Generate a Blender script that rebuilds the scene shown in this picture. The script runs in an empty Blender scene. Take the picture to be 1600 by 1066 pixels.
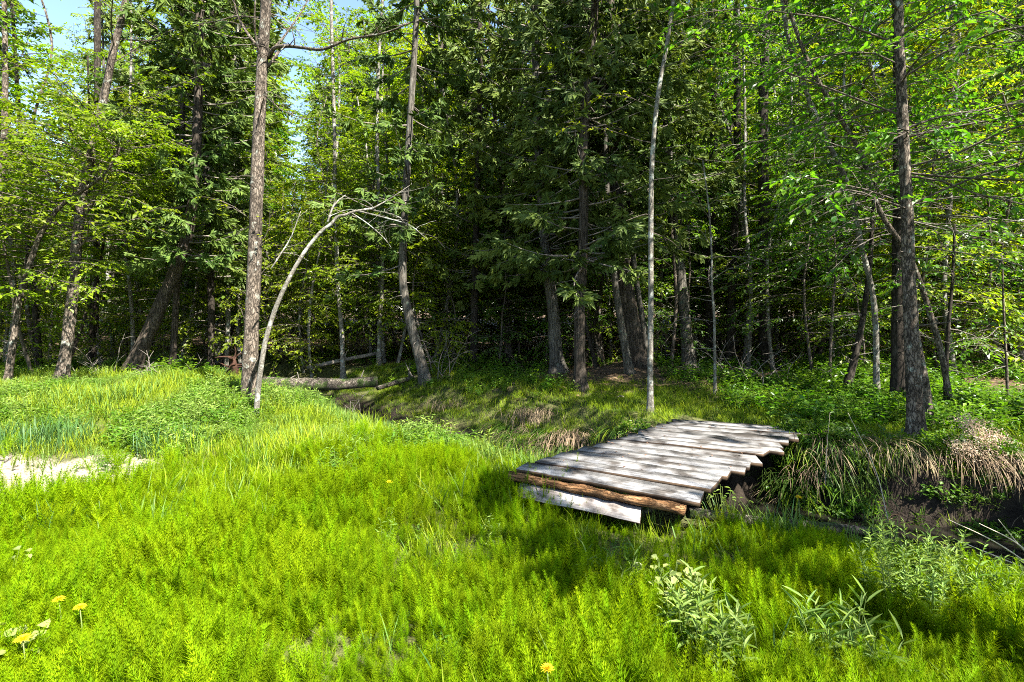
import bpy, math, random
import numpy as np
from mathutils import Vector

# ------------------------------------------------------------------ camera, sky, sun, exposure
sc = bpy.context.scene
C = sc.collection
EYE, FPX, HORIZ = 1.65, 800.0, 488.0
cam_d = bpy.data.cameras.new('camera'); cam = bpy.data.objects.new('camera', cam_d); C.objects.link(cam)
cam.location = (0, 0, EYE); cam.rotation_euler = (math.pi/2, 0, 0)
cam_d.sensor_width = 36; cam_d.lens = 18; cam_d.shift_y = -(533-HORIZ)/1600
cam_d.clip_start = .05; cam_d.clip_end = 2000
sc.camera = cam
SUN_EL, SUN_AZ = math.radians(50), math.radians(134)       # azimuth clockwise from +Y
SD = np.array([math.sin(SUN_AZ)*math.cos(SUN_EL), math.cos(SUN_AZ)*math.cos(SUN_EL), math.sin(SUN_EL)])
world = bpy.data.worlds.new('World'); sc.world = world; world.use_nodes = True
wn = world.node_tree
sky = wn.nodes.new('ShaderNodeTexSky'); sky.sky_type = 'NISHITA'; sky.sun_disc = False
sky.sun_elevation = SUN_EL; sky.sun_rotation = SUN_AZ; sky.air_density = 1.0; sky.dust_density = .6; sky.ozone_density = 1.5
bg = wn.nodes['Background']; wn.links.new(sky.outputs[0], bg.inputs[0]); bg.inputs[1].default_value = .076
sl = bpy.data.lights.new('sun', 'SUN'); sl.energy = 5.0; sl.angle = math.radians(.5); sl.color = (1, .955, .88)
so = bpy.data.objects.new('sun', sl); C.objects.link(so)
so.rotation_euler = Vector(SD).to_track_quat('Z', 'Y').to_euler()
sc.view_settings.view_transform = 'Standard'; sc.view_settings.look = 'None'
sc.view_settings.exposure = 2.55; sc.view_settings.gamma = 1
sc.view_settings.use_curve_mapping = False
sc.render.engine = 'CYCLES'
cy = sc.cycles
cy.max_bounces = 6; cy.diffuse_bounces = 3; cy.glossy_bounces = 2; cy.transmission_bounces = 4; cy.transparent_max_bounces = 4
cy.use_denoising = False; cy.filter_width = 1.0; cy.sample_clamp_indirect = 4
cy.caustics_reflective = False; cy.caustics_refractive = False

R = np.random.default_rng(7)
PI = math.pi

# ------------------------------------------------------------------ helpers
def W(u, v, d):
    return np.array([(u-800)/FPX*d, d, EYE-(v-HORIZ)/FPX*d])
def sstep(a, b, x):
    t = np.clip((x-a)/(b-a), 0, 1); return t*t*(3-2*t)
def norm(a):
    return a/np.maximum(np.linalg.norm(a, axis=-1, keepdims=True), 1e-9)
def tag(o, label=None, cat=None, group=None, kind=None):
    if label: o['label'] = label
    if cat: o['category'] = cat
    if group: o['group'] = group
    if kind: o['kind'] = kind
    return o
def empty(name, loc, label=None, cat=None, group=None):
    o = bpy.data.objects.new(name, None); C.objects.link(o); o.location = tuple(float(c) for c in loc); o.empty_display_size = .2
    return tag(o, label, cat, group)
def link_mesh(name, me, parent=None, loc=None):
    o = bpy.data.objects.new(name, me); C.objects.link(o)
    if parent is not None: o.parent = parent
    if loc is not None: o.location = tuple(float(c) for c in loc)
    return o

class Geo:
    """collects polygons (tris and quads) with a material index and a per-vertex value v"""
    def __init__(s): s.V, s.T, s.Q, s.v, s.n = [], [], [], [], 0
    def add(s, V, tris=None, quads=None, mi=0, v=0.5):
        V = np.asarray(V, float).reshape(-1, 3)
        s.V.append(V); s.v.append(np.broadcast_to(np.asarray(v, float), (len(V),)).copy())
        if tris is not None and len(tris): s.T.append((np.asarray(tris)+s.n, mi))
        if quads is not None and len(quads): s.Q.append((np.asarray(quads)+s.n, mi))
        s.n += len(V)
    def mesh(s, name, mats, origin=(0, 0, 0), smooth=False):
        V = np.concatenate(s.V)-np.asarray(origin, float)
        me = bpy.data.meshes.new(name)
        nt = sum(len(t) for t, _ in s.T); nq = sum(len(q) for q, _ in s.Q)
        loops, mi = [], []
        for t, m in s.T: loops.append(t.reshape(-1)); mi.append(np.full(len(t), m))
        for q, m in s.Q: loops.append(q.reshape(-1)); mi.append(np.full(len(q), m))
        loops = np.concatenate(loops).astype(np.int32); mi = np.concatenate(mi).astype(np.int32)
        starts = np.concatenate([np.arange(nt)*3, nt*3+np.arange(nq)*4]).astype(np.int32)
        me.vertices.add(len(V)); me.vertices.foreach_set('co', V.astype(np.float32).reshape(-1))
        me.loops.add(len(loops)); me.loops.foreach_set('vertex_index', loops)
        me.polygons.add(nt+nq); me.polygons.foreach_set('loop_start', starts)
        me.polygons.foreach_set('material_index', mi)
        for m in (mats if isinstance(mats, (list, tuple)) else [mats]): me.materials.append(m)
        if smooth is not False:
            sm = np.isin(mi, smooth) if not isinstance(smooth, bool) else np.ones(nt+nq, bool)
            me.polygons.foreach_set('use_smooth', sm)
        a = me.attributes.new('v', 'FLOAT', 'POINT'); a.data.foreach_set('value', np.concatenate(s.v).astype(np.float32))
        me.update(calc_edges=True); me.validate()
        return me
    def build(s, name, mats, parent=None, origin=(0, 0, 0), smooth=False, loc=None):
        return link_mesh(name, s.mesh(name, mats, origin, smooth), parent, loc)

def resample(P, r, step):
    P = np.asarray(P, float); r = np.asarray(r, float); n = len(P)
    if n < 2: return P, r
    E = np.vstack([2*P[0]-P[1], P, 2*P[-1]-P[-2]]); outP, outr = [], []
    for i in range(n-1):
        p0, p1, p2, p3 = E[i], E[i+1], E[i+2], E[i+3]
        k = max(1, int(round(np.linalg.norm(p2-p1)/step)))
        t = (np.arange(k)/k)[:, None]
        outP.append(.5*((2*p1)+(-p0+p2)*t+(2*p0-5*p1+4*p2-p3)*t**2+(-p0+3*p1-3*p2+p3)*t**3))
        outr.append(r[i]+(r[i+1]-r[i])*t[:, 0])
    outP.append(P[-1:]); outr.append(r[-1:])
    return np.vstack(outP), np.concatenate(outr)

def tube(g, P, r, segs=6, mi=0, v=.5, relief=0, rng=None, flare=0, caps=True):
    P = np.asarray(P, float); r = np.broadcast_to(np.asarray(r, float), (len(P),)); n = len(P)
    T = np.gradient(P, axis=0); T = norm(T)
    up = np.array([1., 0, 0]) if abs(T[0][0]) < .8 else np.array([0, 1., 0])
    N = np.empty_like(P); a = up
    for i in range(n):
        a = a-T[i]*a.dot(T[i]); a = a/max(np.linalg.norm(a), 1e-9); N[i] = a
    B = np.cross(T, N)
    th = np.arange(segs)/segs*2*PI
    L = np.concatenate([[0], np.cumsum(np.linalg.norm(np.diff(P, axis=0), axis=1))])
    rad = r[:, None]*np.ones((1, segs))
    if flare:
        k = rng.uniform(0, 6.28)
        lob = 1+.35*np.cos(th*3+k)+.25*np.cos(th*5+2*k)
        rad = rad*(1+flare*np.exp(-L/(.10+r[0]*.7))[:, None]*lob[None, :])
    if relief:
        f = np.zeros((n, segs))
        for _ in range(7):
            m = rng.integers(1, max(3, segs//3)); q = rng.uniform(.6, 5); ph = rng.uniform(0, 6.28)
            f += np.sin(th[None, :]*m+ph+q*L[:, None]+1.5*np.sin(L[:, None]*rng.uniform(1, 4)+ph))
        f = f/7*1.6+rng.normal(0, .35, (n, segs))
        rad = rad*(1+relief*f)
    V = P[:, None, :]+rad[..., None]*(np.cos(th)[None, :, None]*N[:, None, :]+np.sin(th)[None, :, None]*B[:, None, :])
    i = np.arange(n-1)[:, None]*segs; j = np.arange(segs)[None, :]; j2 = (j+1) % segs
    q = np.stack([i+j, i+j2, i+segs+j2, i+segs+j], -1).reshape(-1, 4)
    V = V.reshape(-1, 3); tr = []
    if caps:
        V = np.vstack([V, P[0], P[-1]]); a0, a1 = n*segs, n*segs+1
        for k in range(segs):
            tr.append((a0, (k+1) % segs, k)); tr.append((a1, (n-1)*segs+k, (n-1)*segs+(k+1) % segs))
    g.add(V, tr, q, mi, v)

class Leaves:
    def __init__(s): s.P, s.D, s.N, s.L, s.Wd, s.v = [], [], [], [], [], []
    def add(s, P, D, N, L, Wd, v):
        n = len(P); s.P.append(P); s.D.append(D); s.N.append(N)
        s.L.append(np.broadcast_to(L, n)); s.Wd.append(np.broadcast_to(Wd, n)); s.v.append(np.broadcast_to(v, n))
    def flush(s, g, mi=1, six=False, keep=None, fold=.18):
        P = np.concatenate(s.P); D = norm(np.concatenate(s.D)); N = np.concatenate(s.N)
        L = np.concatenate(s.L)[:, None]; Wd = np.concatenate(s.Wd)[:, None]; v = np.concatenate(s.v)
        if keep is not None:
            k = keep(P); P, D, N, L, Wd, v = P[k], D[k], N[k], L[k], Wd[k], v[k]
        S = norm(np.cross(D, N)); N = np.cross(S, D); n = len(P)
        up = N*Wd*fold
        if six:
            V = np.stack([P, P+D*L*.3-S*Wd*.5+up, P+D*L*.68-S*Wd*.36+up-N*L*.05, P+D*L-N*L*.16, P+D*L*.68+S*Wd*.36+up-N*L*.05, P+D*L*.3+S*Wd*.5+up], 1)
            f = np.array([[0, 3, 2], [0, 2, 1], [0, 4, 3], [0, 5, 4]]); k = 6
        else:
            V = np.stack([P, P+D*L*.45-S*Wd*.5+up, P+D*L-N*L*.1, P+D*L*.45+S*Wd*.5+up], 1)
            f = np.array([[0, 2, 1], [0, 3, 2]]); k = 4
        F = (np.arange(n)[:, None, None]*k+f[None]).reshape(-1, 3)
        g.add(V.reshape(-1, 3), F, None, mi, np.repeat(v, k))

# ------------------------------------------------------------------ materials
def nt(m):
    m.use_nodes = True; t = m.node_tree; return t, t.nodes, t.links, t.nodes['Principled BSDF']
def ramp(N, stops):
    r = N.new('ShaderNodeValToRGB'); e = r.color_ramp.elements
    while len(e) < len(stops): e.new(.5)
    for x, (p, c) in zip(e, stops): x.position = p; x.color = (*c, 1)
    return r
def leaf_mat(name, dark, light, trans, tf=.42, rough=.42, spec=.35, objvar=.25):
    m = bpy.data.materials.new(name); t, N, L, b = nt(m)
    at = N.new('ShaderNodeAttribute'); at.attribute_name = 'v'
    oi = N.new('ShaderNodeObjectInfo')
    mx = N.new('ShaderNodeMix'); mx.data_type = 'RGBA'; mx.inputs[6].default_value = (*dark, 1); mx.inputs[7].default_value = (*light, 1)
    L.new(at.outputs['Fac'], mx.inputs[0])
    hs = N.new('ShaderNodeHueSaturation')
    mr = N.new('ShaderNodeMapRange'); mr.inputs[3].default_value = 1-objvar; mr.inputs[4].default_value = 1+objvar
    L.new(oi.outputs['Random'], mr.inputs[0]); L.new(mr.outputs[0], hs.inputs['Value'])
    mh = N.new('ShaderNodeMapRange'); mh.inputs[3].default_value = .485; mh.inputs[4].default_value = .515
    fr = N.new('ShaderNodeMath'); fr.operation = 'FRACT'; ml = N.new('ShaderNodeMath'); ml.operation = 'MULTIPLY'; ml.inputs[1].default_value = 7.31
    L.new(oi.outputs['Random'], ml.inputs[0]); L.new(ml.outputs[0], fr.inputs[0]); L.new(fr.outputs[0], mh.inputs[0]); L.new(mh.outputs[0], hs.inputs['Hue'])
    L.new(mx.outputs[2], hs.inputs['Color']); L.new(hs.outputs[0], b.inputs['Base Color'])
    b.inputs['Roughness'].default_value = rough; b.inputs['Specular IOR Level'].default_value = spec
    tr = N.new('ShaderNodeBsdfTranslucent')
    h2 = N.new('ShaderNodeMix'); h2.data_type = 'RGBA'; h2.blend_type = 'MULTIPLY'; h2.inputs[0].default_value = 1; h2.inputs[7].default_value = (*trans, 1)
    L.new(hs.outputs[0], h2.inputs[6]); L.new(h2.outputs[2], tr.inputs[0])
    ms = N.new('ShaderNodeMixShader'); ms.inputs[0].default_value = tf
    L.new(b.outputs[0], ms.inputs[1]); L.new(tr.outputs[0], ms.inputs[2])
    L.new(ms.outputs[0], N['Material Output'].inputs[0])
    return m
def bark_mat(name, c0, c1, c2, scale=9, zs=.28, bump=.6, lichen=None, lich_amt=.55, xs=1):
    m = bpy.data.materials.new(name); t, N, L, b = nt(m)
    tc = N.new('ShaderNodeTexCoord'); mp = N.new('ShaderNodeMapping'); mp.inputs['Scale'].default_value = (xs, 1, zs)
    L.new(tc.outputs['Object'], mp.inputs[0])
    vo = N.new('ShaderNodeTexVoronoi'); vo.inputs['Scale'].default_value = scale*3; vo.feature = 'DISTANCE_TO_EDGE'
    no = N.new('ShaderNodeTexNoise'); no.inputs['Scale'].default_value = scale*2; no.inputs['Detail'].default_value = 8; no.inputs['Roughness'].default_value = .7
    n2 = N.new('ShaderNodeTexNoise'); n2.inputs['Scale'].default_value = 2.3; n2.inputs['Detail'].default_value = 5
    wp = N.new('ShaderNodeVectorMath'); wp.operation = 'ADD'
    sc_ = N.new('ShaderNodeVectorMath'); sc_.operation = 'SCALE'; sc_.inputs['Scale'].default_value = .08
    L.new(mp.outputs[0], no.inputs['Vector']); L.new(no.outputs['Color'], sc_.inputs[0]); L.new(mp.outputs[0], wp.inputs[0]); L.new(sc_.outputs[0], wp.inputs[1])
    L.new(wp.outputs[0], vo.inputs['Vector']); L.new(tc.outputs['Object'], n2.inputs['Vector'])
    r1 = ramp(N, [(.3, c0), (.52, c1), (.72, c2)]); L.new(no.outputs['Fac'], r1.inputs[0])
    ed = ramp(N, [(0, (.35, .35, .35)), (.12, (1, 1, 1))]); L.new(vo.outputs['Distance'], ed.inputs[0])
    mu = N.new('ShaderNodeMix'); mu.data_type = 'RGBA'; L.new(ed.outputs[0], mu.inputs[0])
    mu.inputs[6].default_value = (c0[0]*.55, c0[1]*.55, c0[2]*.55, 1); L.new(r1.outputs[0], mu.inputs[7])
    last = mu.outputs[2]
    if lichen:
        n3 = N.new('ShaderNodeTexNoise'); n3.inputs['Scale'].default_value = 7; n3.inputs['Detail'].default_value = 6; n3.inputs['Roughness'].default_value = .65
        L.new(tc.outputs['Object'], n3.inputs['Vector'])
        lr = ramp(N, [(lich_amt-.03, (0, 0, 0)), (lich_amt+.03, (1, 1, 1))]); L.new(n3.outputs['Fac'], lr.inputs[0])
        m3 = N.new('ShaderNodeMix'); m3.data_type = 'RGBA'; L.new(lr.outputs[0], m3.inputs[0]); L.new(last, m3.inputs[6]); m3.inputs[7].default_value = (*lichen, 1)
        last = m3.outputs[2]
    hv = N.new('ShaderNodeHueSaturation'); mr = N.new('ShaderNodeMapRange'); mr.inputs[1].default_value = .3; mr.inputs[2].default_value = .7
    mr.inputs[3].default_value = .7; mr.inputs[4].default_value = 1.25
    L.new(n2.outputs['Fac'], mr.inputs[0]); L.new(mr.outputs[0], hv.inputs['Value']); L.new(last, hv.inputs['Color']); L.new(hv.outputs[0], b.inputs['Base Color'])
    ad = N.new('ShaderNodeMath'); ad.operation = 'MULTIPLY_ADD'; ad.inputs[1].default_value = .5
    L.new(no.outputs['Fac'], ad.inputs[0]); L.new(ed.outputs[0], ad.inputs[2])
    bp = N.new('ShaderNodeBump'); bp.inputs['Strength'].default_value = bump; bp.inputs['Distance'].default_value = .02
    L.new(ad.outputs[0], bp.inputs['Height']); L.new(bp.outputs[0], b.inputs['Normal'])
    b.inputs['Roughness'].default_value = .9; b.inputs['Specular IOR Level'].default_value = .15
    return m
def wood_mat(name, c0, c1, c2, crack=True, rough=.75):
    m = bpy.data.materials.new(name); t, N, L, b = nt(m)
    tc = N.new('ShaderNodeTexCoord'); oi = N.new('ShaderNodeObjectInfo')
    mp = N.new('ShaderNodeMapping'); mp.inputs['Scale'].default_value = (1.6, 26, 26)
    cb = N.new('ShaderNodeCombineXYZ'); m8 = N.new('ShaderNodeMath'); m8.operation = 'MULTIPLY'; m8.inputs[1].default_value = 50
    L.new(oi.outputs['Random'], m8.inputs[0])
    for k in range(3): L.new(m8.outputs[0], cb.inputs[k])
    L.new(tc.outputs['Object'], mp.inputs[0]); L.new(cb.outputs[0], mp.inputs['Location'])
    no = N.new('ShaderNodeTexNoise'); no.inputs['Scale'].default_value = 1.6; no.inputs['Detail'].default_value = 9; no.inputs['Roughness'].default_value = .68; no.inputs['Distortion'].default_value = .4
    L.new(mp.outputs[0], no.inputs['Vector'])
    r1 = ramp(N, [(.3, c0), (.5, c1), (.68, c2)]); L.new(no.outputs['Fac'], r1.inputs[0])
    n2 = N.new('ShaderNodeTexNoise'); n2.inputs['Scale'].default_value = 5; n2.inputs['Detail'].default_value = 6
    v2 = N.new('ShaderNodeVectorMath'); v2.operation = 'ADD'; L.new(tc.outputs['Object'], v2.inputs[0]); L.new(cb.outputs[0], v2.inputs[1]); L.new(v2.outputs[0], n2.inputs['Vector'])
    st = ramp(N, [(.36, (.22, .19, .16)), (.56, (1, 1, 1))]); L.new(n2.outputs['Fac'], st.inputs[0])
    mu = N.new('ShaderNodeMix'); mu.data_type = 'RGBA'; mu.blend_type = 'MULTIPLY'; mu.inputs[0].default_value = .92; L.new(r1.outputs[0], mu.inputs[6]); L.new(st.outputs[0], mu.inputs[7])
    hv = N.new('ShaderNodeHueSaturation'); mr = N.new('ShaderNodeMapRange'); mr.inputs[3].default_value = .78; mr.inputs[4].default_value = 1.18
    L.new(oi.outputs['Random'], mr.inputs[0]); L.new(mr.outputs[0], hv.inputs['Value']); L.new(mu.outputs[2], hv.inputs['Color'])
    L.new(hv.outputs[0], b.inputs['Base Color'])
    bp = N.new('ShaderNodeBump'); bp.inputs['Strength'].default_value = .55; bp.inputs['Distance'].default_value = .006
    L.new(no.outputs['Fac'], bp.inputs['Height']); L.new(bp.outputs[0], b.inputs['Normal'])
    b.inputs['Roughness'].default_value = rough; b.inputs['Specular IOR Level'].default_value = .2
    return m
def plain(name, col, rough=.8, spec=.2):
    m = bpy.data.materials.new(name); t, N, L, b = nt(m)
    no = N.new('ShaderNodeTexNoise'); no.inputs['Scale'].default_value = 30; no.inputs['Detail'].default_value = 4
    tc = N.new('ShaderNodeTexCoord'); L.new(tc.outputs['Object'], no.inputs['Vector'])
    r = ramp(N, [(.3, tuple(c*.7 for c in col)), (.7, tuple(min(1, c*1.25) for c in col))]); L.new(no.outputs['Fac'], r.inputs[0]); L.new(r.outputs[0], b.inputs['Base Color'])
    b.inputs['Roughness'].default_value = rough; b.inputs['Specular IOR Level'].default_value = spec
    return m

M = {}
M['maple'] = leaf_mat('maple_leaf', (.080, .138, .005), (.200, .262, .009), (1.55, 1.75, .6), .5)
M['yellow'] = leaf_mat('spring_leaf', (.115, .160, .005), (.245, .265, .010), (1.5, 1.6, .6), .5)
M['green'] = leaf_mat('beech_leaf', (.030, .085, .006), (.092, .165, .010), (1.65, 1.85, .6), .48, .40, .42)
M['cedar'] = leaf_mat('cedar_spray', (.030, .060, .009), (.105, .140, .022), (1.4, 1.4, .7), .22, .6, .2)
M['horsetail'] = leaf_mat('horsetail_green', (.078, .150, .002), (.205, .300, .003), (1.6, 1.55, .5), .45, .6, .04, .30)
M['grass'] = leaf_mat('grass_blade', (.072, .135, .006), (.200, .255, .012), (1.45, 1.6, .6), .42, .5, .12, .3)
M['blue_grass'] = leaf_mat('tall_grass_blade', (.045, .100, .016), (.125, .205, .036), (1.5, 1.5, .9), .4, .5, .15, .2)
M['iris'] = leaf_mat('dark_grass_blade', (.020, .060, .015), (.055, .120, .030), (1.5, 1.6, .9), .3, .5, .2, .2)
M['dry'] = leaf_mat('dry_grass_blade', (.10, .072, .04), (.27, .205, .125), (1.1, 1.0, .9), .25, .7, .15, .25)
M['lance'] = leaf_mat('lance_leaf', (.085, .16, .020), (.20, .28, .06), (1.5, 1.5, .8), .4, .5, .2, .15)
M['pale_leaf'] = leaf_mat('pale_broad_leaf', (.15, .20, .05), (.27, .30, .10), (1.3, 1.3, .8), .35, .35, .4, .15)
M['fern'] = leaf_mat('ground_herb', (.035, .095, .008), (.115, .195, .014), (1.5, 1.7, .7), .42, .45, .3, .25)
M['moss'] = leaf_mat('bank_moss', (.028, .062, .008), (.075, .125, .014), (1.4, 1.4, .8), .3, .7, .1, .3)
M['litter'] = leaf_mat('dead_leaf', (.09, .055, .03), (.26, .17, .10), (1.1, 1, .9), .15, .7, .15, .2)
M['plume'] = leaf_mat('dead_plume', (.38, .27, .19), (.55, .43, .33), (1.1, 1, .9), .35, .8, .1, .1)
M['bark_grey'] = bark_mat('grey_flaky_bark', (.040, .031, .022), (.130, .104, .078), (.27, .228, .18), 11, .35, 1.0, (.27, .28, .23), .62)
M['bark_pale'] = bark_mat('pale_lichen_bark', (0.0744, 0.0651, 0.0496), (0.1612, 0.1457, 0.1178), (0.2604, 0.2480, 0.2108), 12, .6, .5, (0.2852, 0.2914, 0.2480), .56)
M['bark_cedar'] = bark_mat('fibrous_cedar_bark', (0.0270, 0.0198, 0.0144), (0.0720, 0.0570, 0.0420), (0.1320, 0.1110, 0.0870), 13, .07, .9)
M['bark_cedar_pale'] = bark_mat('weathered_cedar_bark', (0.0465, 0.0403, 0.0310), (0.1178, 0.1054, 0.0837), (0.1922, 0.1798, 0.1519), 13, .06, .9, (0.0992, 0.1240, 0.0930), .63)
M['bark_dark'] = bark_mat('dark_bark', (0.0144, 0.0112, 0.0080), (0.0400, 0.0320, 0.0240), (0.0800, 0.0680, 0.0520), 9, .25, .8, (0.1120, 0.1200, 0.0880), .70)  # darkest of the bark tones, with sparse lichen
M['twig'] = bark_mat('twig_bark', (0.0490, 0.0385, 0.0280), (0.0980, 0.0805, 0.0630), (0.1680, 0.1470, 0.1190), 20, .5, .3)
M['dead_twig'] = bark_mat('dead_grey_twig', (0.0975, 0.0813, 0.0650), (0.1755, 0.1527, 0.1268), (0.2600, 0.2340, 0.2015), 20, .4, .4)
M['deck'] = wood_mat('weathered_plank', (.066, .062, .058), (.185, .178, .17), (.31, .30, .29))
M['deck_side'] = wood_mat('plank_bark_edge', (.022, .014, .009), (.060, .038, .022), (.13, .080, .042))
M['deck_new'] = wood_mat('pale_step_wood', (.18, .15, .125), (.33, .29, .26), (.44, .40, .36))
M['bark_slab'] = bark_mat('orange_bark_slab', (.035, .020, .010), (.19, .095, .038), (.40, .25, .13), 14, 1, 1.0, xs=.16)
M['log'] = bark_mat('mossy_log_bark', (.035, .028, .020), (.095, .080, .060), (.19, .168, .135), 9, .9, 1.0, (.045, .065, .018), .54)
M['stump'] = plain('rotten_red_wood', (.045, .023, .015), .9, .1)
M['stem'] = plain('green_stem', (.10, .14, .03), .6, .3)
M['dry_stem'] = plain('dry_straw_stem', (.46, .39, .29), .7, .2)
M['plume_stem'] = plain('plume_stem', (.30, .20, .13), .7, .2)
M['yellow_flower'] = leaf_mat('dandelion_petal', (.66, .50, .01), (.82, .70, .03), (1.1, 1.1, .8), .3, .6, .2, .05)

# ------------------------------------------------------------------ terrain
STREAM = np.array([(30, -8), (9, 1.9), (6.5, 2.9), (5.0, 3.75), (4.0, 4.2), (3.2, 4.55), (2.2, 5.12), (1.2, 5.95), (.4, 6.7), (-.4, 7.35), (-1.5, 8.2), (-2.6, 9.3), (-3.4, 10.2), (-4.5, 11.3), (-6.5, 12.6), (-10, 14), (-20, 17), (-80, 30)], float)
def stream_dist(x, y):
    P = np.stack([x, y], -1); best = np.full(x.shape, 1e9); sgn = np.ones(x.shape)
    for a, b in zip(STREAM[:-1], STREAM[1:]):
        ab = b-a; t = np.clip(((P-a)@ab)/(ab@ab), 0, 1); q = P-(a+t[..., None]*ab); d = np.linalg.norm(q, axis=-1)
        cr = ab[0]*(P[..., 1]-a[1])-ab[1]*(P[..., 0]-a[0])
        up = d < best; best = np.where(up, d, best); sgn = np.where(up, np.where(cr < 0, 1., -1.), sgn)
    best = best-.28*sstep(1.9, 2.9, x)*np.minimum(best/.5, 1)
    return best*sgn                                            # positive on the far bank
_ph = R.uniform(0, 6.28, (12, 3)); _k = R.normal(0, 1, (12, 2))
def bumps(x, y, f):
    s = 0
    for (p, _, _), k in zip(_ph, _k): s = s+np.sin((x*k[0]+y*k[1])*f+p)
    return s/12**.5
def H(x, y):
    x = np.asarray(x, float); y = np.asarray(y, float)
    s = stream_dist(x, y); t = np.abs(s)+.09*bumps(x, y, 2.3)+.04*bumps(x, y, 6.1)+np.where(s > 0, .08*bumps(x, y, 4.1)+.06*bumps(x, y, 9.7), 0)
    near = .30*sstep(4.8, 9.2, y)*sstep(-2.2, -6.0, x)+.05*sstep(4.8, 9.2, y)*sstep(-.8, -3.5, x)+.02*bumps(x, y, 1.7)+.012*bumps(x, y, 5)
    far = .24+.03*bumps(x, y, 1.3)+.02*bumps(x, y, 4.5)+.35*np.exp(-(((x-2.7)/1.1)**2+((y-11.2)/.9)**2))+.22*np.exp(-(((x-3.6)/1.2)**2+((y-9.5)/1.0)**2))
    far = far+.02*np.clip(y-14, 0, 60)+.12*sstep(4, 7, x)*sstep(5, 8, y)
    far = far+.15*np.exp(-(((x+1.9)/1.2)**2+((y-12.6)/.8)**2))
    fw = .42+1.35*sstep(2.4, .2, x)
    hn = -.55+(near+.55)*(.82*sstep(.40, .95, t)+.18*sstep(.9, 1.7, t))
    hf = -.55+(far+.55)*(.75*sstep(.42, .42+fw, t)+.25*sstep(.42, .75, t))
    return np.where(s > 0, hf, hn)
def Hz(x, y): return float(H(np.array([x]), np.array([y]))[0])

def axis(lo, hi, step, far):
    a = list(np.arange(lo, hi, step)); s = step
    while a[-1] < far: s *= 1.28; a.append(a[-1]+s)
    s = step; b = []; c = lo
    while c > -far: s *= 1.28; c -= s; b.append(c)
    return np.array(b[::-1]+a)
gx, gy = axis(-10, 10, .085, 500), axis(.5, 14, .085, 500)
GX, GY = np.meshgrid(gx, gy); GZ = H(GX, GY)
g = Geo(); nx, ny = len(gx), len(gy)
i = (np.arange(ny-1)[:, None]*nx+np.arange(nx-1)[None, :]).reshape(-1)
g.add(np.stack([GX, GY, GZ], -1).reshape(-1, 3), None, np.stack([i, i+1, i+nx+1, i+nx], -1))
DIRT = (-4.7, 5.08, 1.5, .62)
def dirtness(x, y):
    return sstep(1.15, .75, np.sqrt(((x-DIRT[0])/DIRT[2])**2+((y-DIRT[1])/DIRT[3])**2)+.18*bumps(x, y, 4)+.16*bumps(x, y, 9))
def litterness(x, y):
    s = stream_dist(x, y)
    f = sstep(1.6, 3.0, s+.4*bumps(x, y, 1.4)); n = sstep(9.6, 10.4, y+.3*bumps(x, y, 2))*(s < 0)
    return np.maximum(f*sstep(7.5, 9.5, y), n)
gm = bpy.data.materials.new('ground_soil'); t, N, L, b = nt(gm)
def attr(n): a = N.new('ShaderNodeAttribute'); a.attribute_name = n; return a.outputs['Fac']
def mixc(f, a, c, blend='MIX'):
    m = N.new('ShaderNodeMix'); m.data_type = 'RGBA'; m.blend_type = blend
    if hasattr(f, 'node'): L.new(f, m.inputs[0])
    else: m.inputs[0].default_value = f
    for s_, k in ((a, 6), (c, 7)):
        if hasattr(s_, 'node'): L.new(s_, m.inputs[k])
        else: m.inputs[k].default_value = (*s_, 1)
    return m.outputs[2]
tc = N.new('ShaderNodeTexCoord')
n1 = N.new('ShaderNodeTexNoise'); n1.inputs['Scale'].default_value = 9; n1.inputs['Detail'].default_value = 8; n1.inputs['Roughness'].default_value = .7; L.new(tc.outputs['Object'], n1.inputs['Vector'])
n2 = N.new('ShaderNodeTexNoise'); n2.inputs['Scale'].default_value = 45; n2.inputs['Detail'].default_value = 5; L.new(tc.outputs['Object'], n2.inputs['Vector'])
vo = N.new('ShaderNodeTexVoronoi'); vo.inputs['Scale'].default_value = 22; L.new(tc.outputs['Object'], vo.inputs['Vector'])
meadow = ramp(N, [(.35, (.045, .045, .018)), (.6, (.085, .09, .03))]); L.new(n1.outputs['Fac'], meadow.inputs[0])
lit = ramp(N, [(.3, (.035, .024, .016)), (.55, (.10, .068, .042)), (.75, (.17, .12, .075))]); L.new(n2.outputs['Fac'], lit.inputs[0])
drt = ramp(N, [(.3, (.10, .078, .055)), (.5, (.26, .215, .17)), (.7, (.36, .315, .26))]); L.new(n2.outputs['Fac'], drt.inputs[0])
mud = ramp(N, [(.3, (.008, .006, .005)), (.65, (.030, .023, .016))]); L.new(n1.outputs['Fac'], mud.inputs[0])
c = mixc(attr('litter'), meadow.outputs[0], lit.outputs[0]); c = mixc(attr('mud'), c, mud.outputs[0]); c = mixc(attr('dirt'), c, drt.outputs[0])
L.new(c, b.inputs['Base Color']); b.inputs['Roughness'].default_value = .95; b.inputs['Specular IOR Level'].default_value = .1
bp = N.new('ShaderNodeBump'); bp.inputs['Strength'].default_value = .9; bp.inputs['Distance'].default_value = .03; L.new(n2.outputs['Fac'], bp.inputs['Height']); L.new(bp.outputs[0], b.inputs['Normal'])
ground = g.build('ground', gm, smooth=True); tag(ground, 'ground of the meadow, stream banks and forest floor', 'ground', None, 'structure')
X_, Y_ = GX.reshape(-1), GY.reshape(-1); S_ = stream_dist(X_, Y_)
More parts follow.
